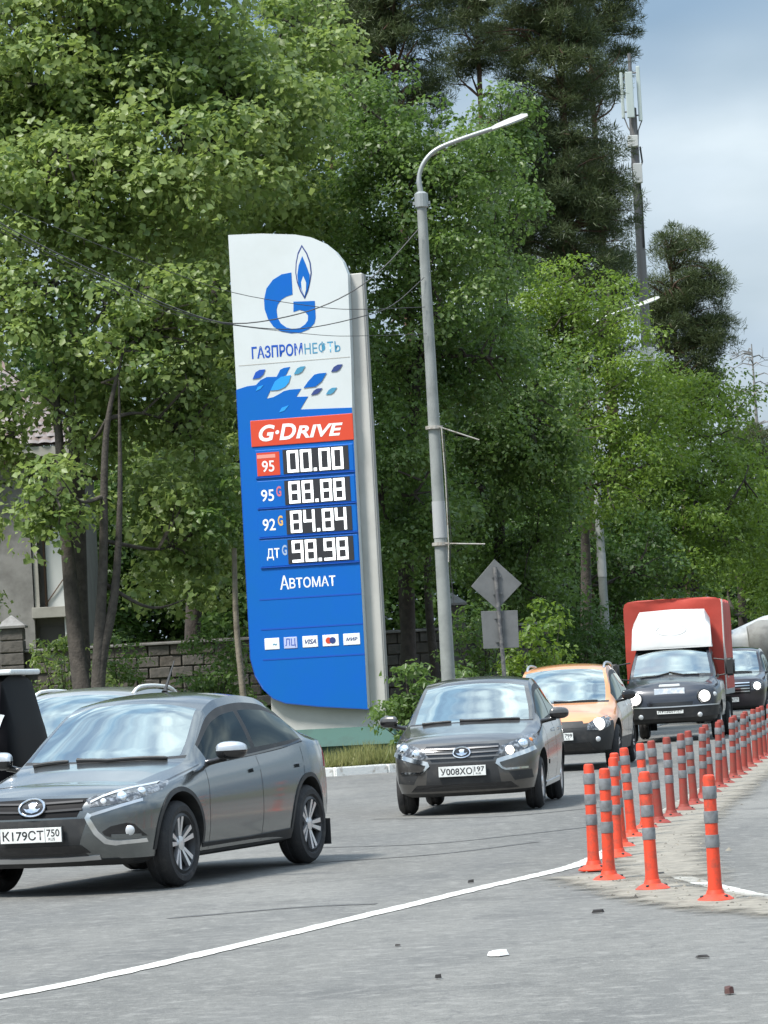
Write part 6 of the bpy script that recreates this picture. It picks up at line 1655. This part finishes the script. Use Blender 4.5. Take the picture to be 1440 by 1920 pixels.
pine('small pine top tucked behind the yellow-green ash at the mast', (7.9, 118), [(8.04, 118.0, 13.84, 0.89, 1.06), (8.4, 118.0, 15.0, 0.6, 0.6), (7.6, 118, 12.4, 1, 1)], 56, 15.2, .16)
pine('pine crown peeping over the tall maple', (-1.0, 108), [(-.9, 108, 21.5, 1.6, 1.5), (-1.6, 108, 23, 1.6, 1.4), (-.4, 108, 19.2, 1.3, 1.2)], 57, 23, .22)
pine('dark low conifer below the dead trees at the bend', (15.6, 150), [(15.6, 150, 10.6, 1.6, .8), (16.6, 150, 9.3, 1.7, .9), (17.6, 150, 10.2, 1.4, .8), (18.4, 150, 8.6, 1.6, 1.0)], 58, 11.5, .2)

# ---- dead conifers
def dead(label, x, y, h, seed, spread):
    rng = np.random.default_rng(seed); r = empty('dead_tree', (x, y, .11)); tag(r, label, 'tree', 'bare dead conifers on the skyline')
    m = MB(); m.tube([(0, 0, 0), (.05, 0, h * .5), (0, 0, h)], [.24, .17, .03], 7); m.build('trunk', bark_dead, r)
    m = MB()
    for i in range(46):
        z = h * rng.uniform(.55, .99); a = rng.uniform(0, 6.28); L = spread * (1.15 - z / h) * 2.2 * rng.uniform(.5, 1.1) + .3
        p0 = np.array([0, 0, z]); d = np.array([math.cos(a), math.sin(a), 0]); p1 = p0 + d * L * .5 + [0, 0, .12 * L]; p2 = p0 + d * L + [0, 0, -.12 * L]
        m.tube([p0, p1, p2], [.05, .035, .012], 4, cap=False)
        for q in range(5):
            t = rng.uniform(.3, 1); b = p1 + (p2 - p1) * t; dd = d + rng.normal(size=3) * .7; m.tube([b, b + dd * rng.uniform(.2, .5)], [.018, .006], 3, cap=False)
    o = m.build('bare_branches', bark_dead, r); o['kind'] = 'stuff'
dead('taller bare dead conifer with level branches against the clouds', 20.2, 190, 18.4, 71, 2.0)
dead('shorter bare dead conifer beside the taller dead one', 18.6, 184, 15.6, 72, 1.3)

# ---- shrubs
SH = [(-6.74, 73.0, 1.7, .95, 1.1, 'leafy shrub against the wall below the forked maple', maple_leaf), (-7.6, 72.4, 1.0, .6, .8, 'low weeds by the pyramid-capped pillar', linden_leaf), (-5.75, 74.5, 2.2, .5, .55, 'ivy-like shrub spilling over the wall coping', linden_leaf),
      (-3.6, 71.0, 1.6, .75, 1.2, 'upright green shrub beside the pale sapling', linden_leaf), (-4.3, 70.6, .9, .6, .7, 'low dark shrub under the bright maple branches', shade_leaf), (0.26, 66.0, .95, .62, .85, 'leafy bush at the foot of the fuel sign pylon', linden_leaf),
      (1.8, 72.0, 1.8, .75, 1.2, 'tall bush behind the diamond traffic sign', linden_leaf), (2.95, 70.0, 1.6, .9, 1.2, 'bright shrub spreading beside the diamond traffic sign', ash_leaf), (1.3, 67.4, .9, .7, .8, 'bush hugging the foot of the street lamp', linden_leaf),
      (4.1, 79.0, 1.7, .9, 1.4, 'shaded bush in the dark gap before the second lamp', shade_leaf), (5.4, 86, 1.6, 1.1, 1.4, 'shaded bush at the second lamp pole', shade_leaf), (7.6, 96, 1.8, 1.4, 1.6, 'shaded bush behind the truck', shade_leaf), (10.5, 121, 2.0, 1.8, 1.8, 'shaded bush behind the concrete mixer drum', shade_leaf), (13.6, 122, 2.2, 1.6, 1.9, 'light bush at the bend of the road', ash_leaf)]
for k, (x, y, z, rx, rz, lb, mt_) in enumerate(SH):
    rng = np.random.default_rng(90 + k); r = empty('shrub', (x, y, .11)); tag(r, lb, 'shrub', 'shrubs along the verge')
    cen, cr_ = clumps(rng, [(0, 0, z - .1, rx, rz), (rx * .3, -.1, z * .5, rx * .9, rz * .6)], 9, .22, .42, inner=.3)
    V, F = leaves(rng, cen, cr_, 46, .12, width=.6); o = np_mesh('foliage', V, F, mt_, r); o['kind'] = 'stuff'
    m = MB()
    for i in range(0, len(cen), 3): m.tube([(rng.normal() * .08, rng.normal() * .08, -.05), cen[i] * [.4, .4, .55], cen[i]], [.022, .016, .006], 4, cap=False)
    m.build('stems', bark_dark, r)
# pale sapling trunks
for (x, y, h, rr_, lb, cy) in ((-2.98, 70.2, 4.2, .075, 'pale sapling trunk standing beside the blue sign panel', .8), (.35, 79.5, 4.5, .1, 'slim dark trunk before the grey stone wall', 0), (.95, 79.8, 4.5, .12, 'second slim trunk before the grey stone wall', 0)):
    rng = np.random.default_rng(int(abs(x) * 100)); r = empty('sapling', (x, y, .11)); tag(r, lb, 'tree', 'slender trunks near the walls')
    m = MB(); m.tube(smooth_path([(.02, 0, -.1), (.0, 0, h * .3), (-.06, 0, h * .65), (-.02, 0, h)], 5), [rr_ * (1 - .35 * i / 15) for i in range(16)], 8); m.build('trunk', bark_pale if cy else bark_dark, r, smooth=60)
    cen, cr_ = clumps(rng, [(0, 0, h + .7, .8, .8)], 6, .3, .5); V, F = leaves(rng, cen, cr_, 46, .13); o = np_mesh('crown', V, F, linden_leaf, r); o['kind'] = 'stuff'

# ---- grass behind the kerb
rng = np.random.default_rng(5); N = 26000
u_ = rng.uniform(0, 1, N); px_ = -9 + 13.5 * u_
kyy = np.interp(px_, KX[KX < 9], KY[KX < 9])
py_ = kyy + .24 + rng.uniform(0, 1, N) ** 1.6 * 4.0
kxx = np.interp(py_, KY[60:], KX[60:])
keep = (px_ < 2.9) & ((py_ < 60) | (px_ < kxx - .25)); px_, py_ = px_[keep], py_[keep]; N = len(px_)
hgt = rng.uniform(.10, .34, N) * (1 + .4 * np.sin(px_ * 3.1) * np.sin(py_ * 2.3)); an_ = rng.uniform(0, 6.28, N); ln = rng.normal(0, .10, (N, 2)); wd = rng.uniform(.008, .018, N)
P0 = np.stack([px_ - np.cos(an_) * wd, py_ - np.sin(an_) * wd, np.full(N, .10)], 1); P1 = np.stack([px_ + np.cos(an_) * wd, py_ + np.sin(an_) * wd, np.full(N, .10)], 1)
P2 = np.stack([px_ + ln[:, 0], py_ + ln[:, 1], .10 + hgt], 1)
V = np.stack([P0, P1, P2], 1).reshape(-1, 3)
o = np_mesh('grass', V, np.arange(3 * N).reshape(-1, 3), dry_leaf); tag(o, 'short dry grass growing behind the white kerb', 'grass', kind='stuff')
# ---- pebbles and dry crumbs on the sand
rng = np.random.default_rng(6); cen = []
for a, b, n in (((1.4, 26), (2.1, 21.8), 260), ((1.7, 25), (2.4, 33), 320), ((2.4, 33), (5.4, 53), 380), ((2.0, 22), (4, 19.8), 120)):
    t = rng.uniform(0, 1, (n, 1)); cen.append(np.array(a) + (np.array(b) - np.array(a)) * t + rng.normal(0, .22, (n, 2)))
cen = np.concatenate(cen); n = len(cen); s_ = rng.uniform(.005, .016, n) * (1 + (rng.uniform(size=n) > .95) * 1.0)
oct_ = np.array([[1, 0, 0], [0, 1, 0], [-1, 0, 0], [0, -1, 0], [0, 0, .8]]); fo = np.array([[0, 1, 4], [1, 2, 4], [2, 3, 4], [3, 0, 4]])
V = np.concatenate([np.stack([cen[:, 0], cen[:, 1], np.full(n, .012)], 1)[:, None, :] + oct_[None] * s_[:, None, None] * rng.uniform(.6, 1.4, (n, 5, 3))], 0).reshape(-1, 3)
F = (np.arange(n)[:, None, None] * 5 + fo[None]).reshape(-1, 3)
o = np_mesh('gravel', V, F, pm('gravel_bits', (.22, .20, .16), .9, vary=(3, (.06, .055, .045), .45, .6))); tag(o, 'loose gravel crumbs and dry bits scattered over the sand', 'gravel', kind='stuff')
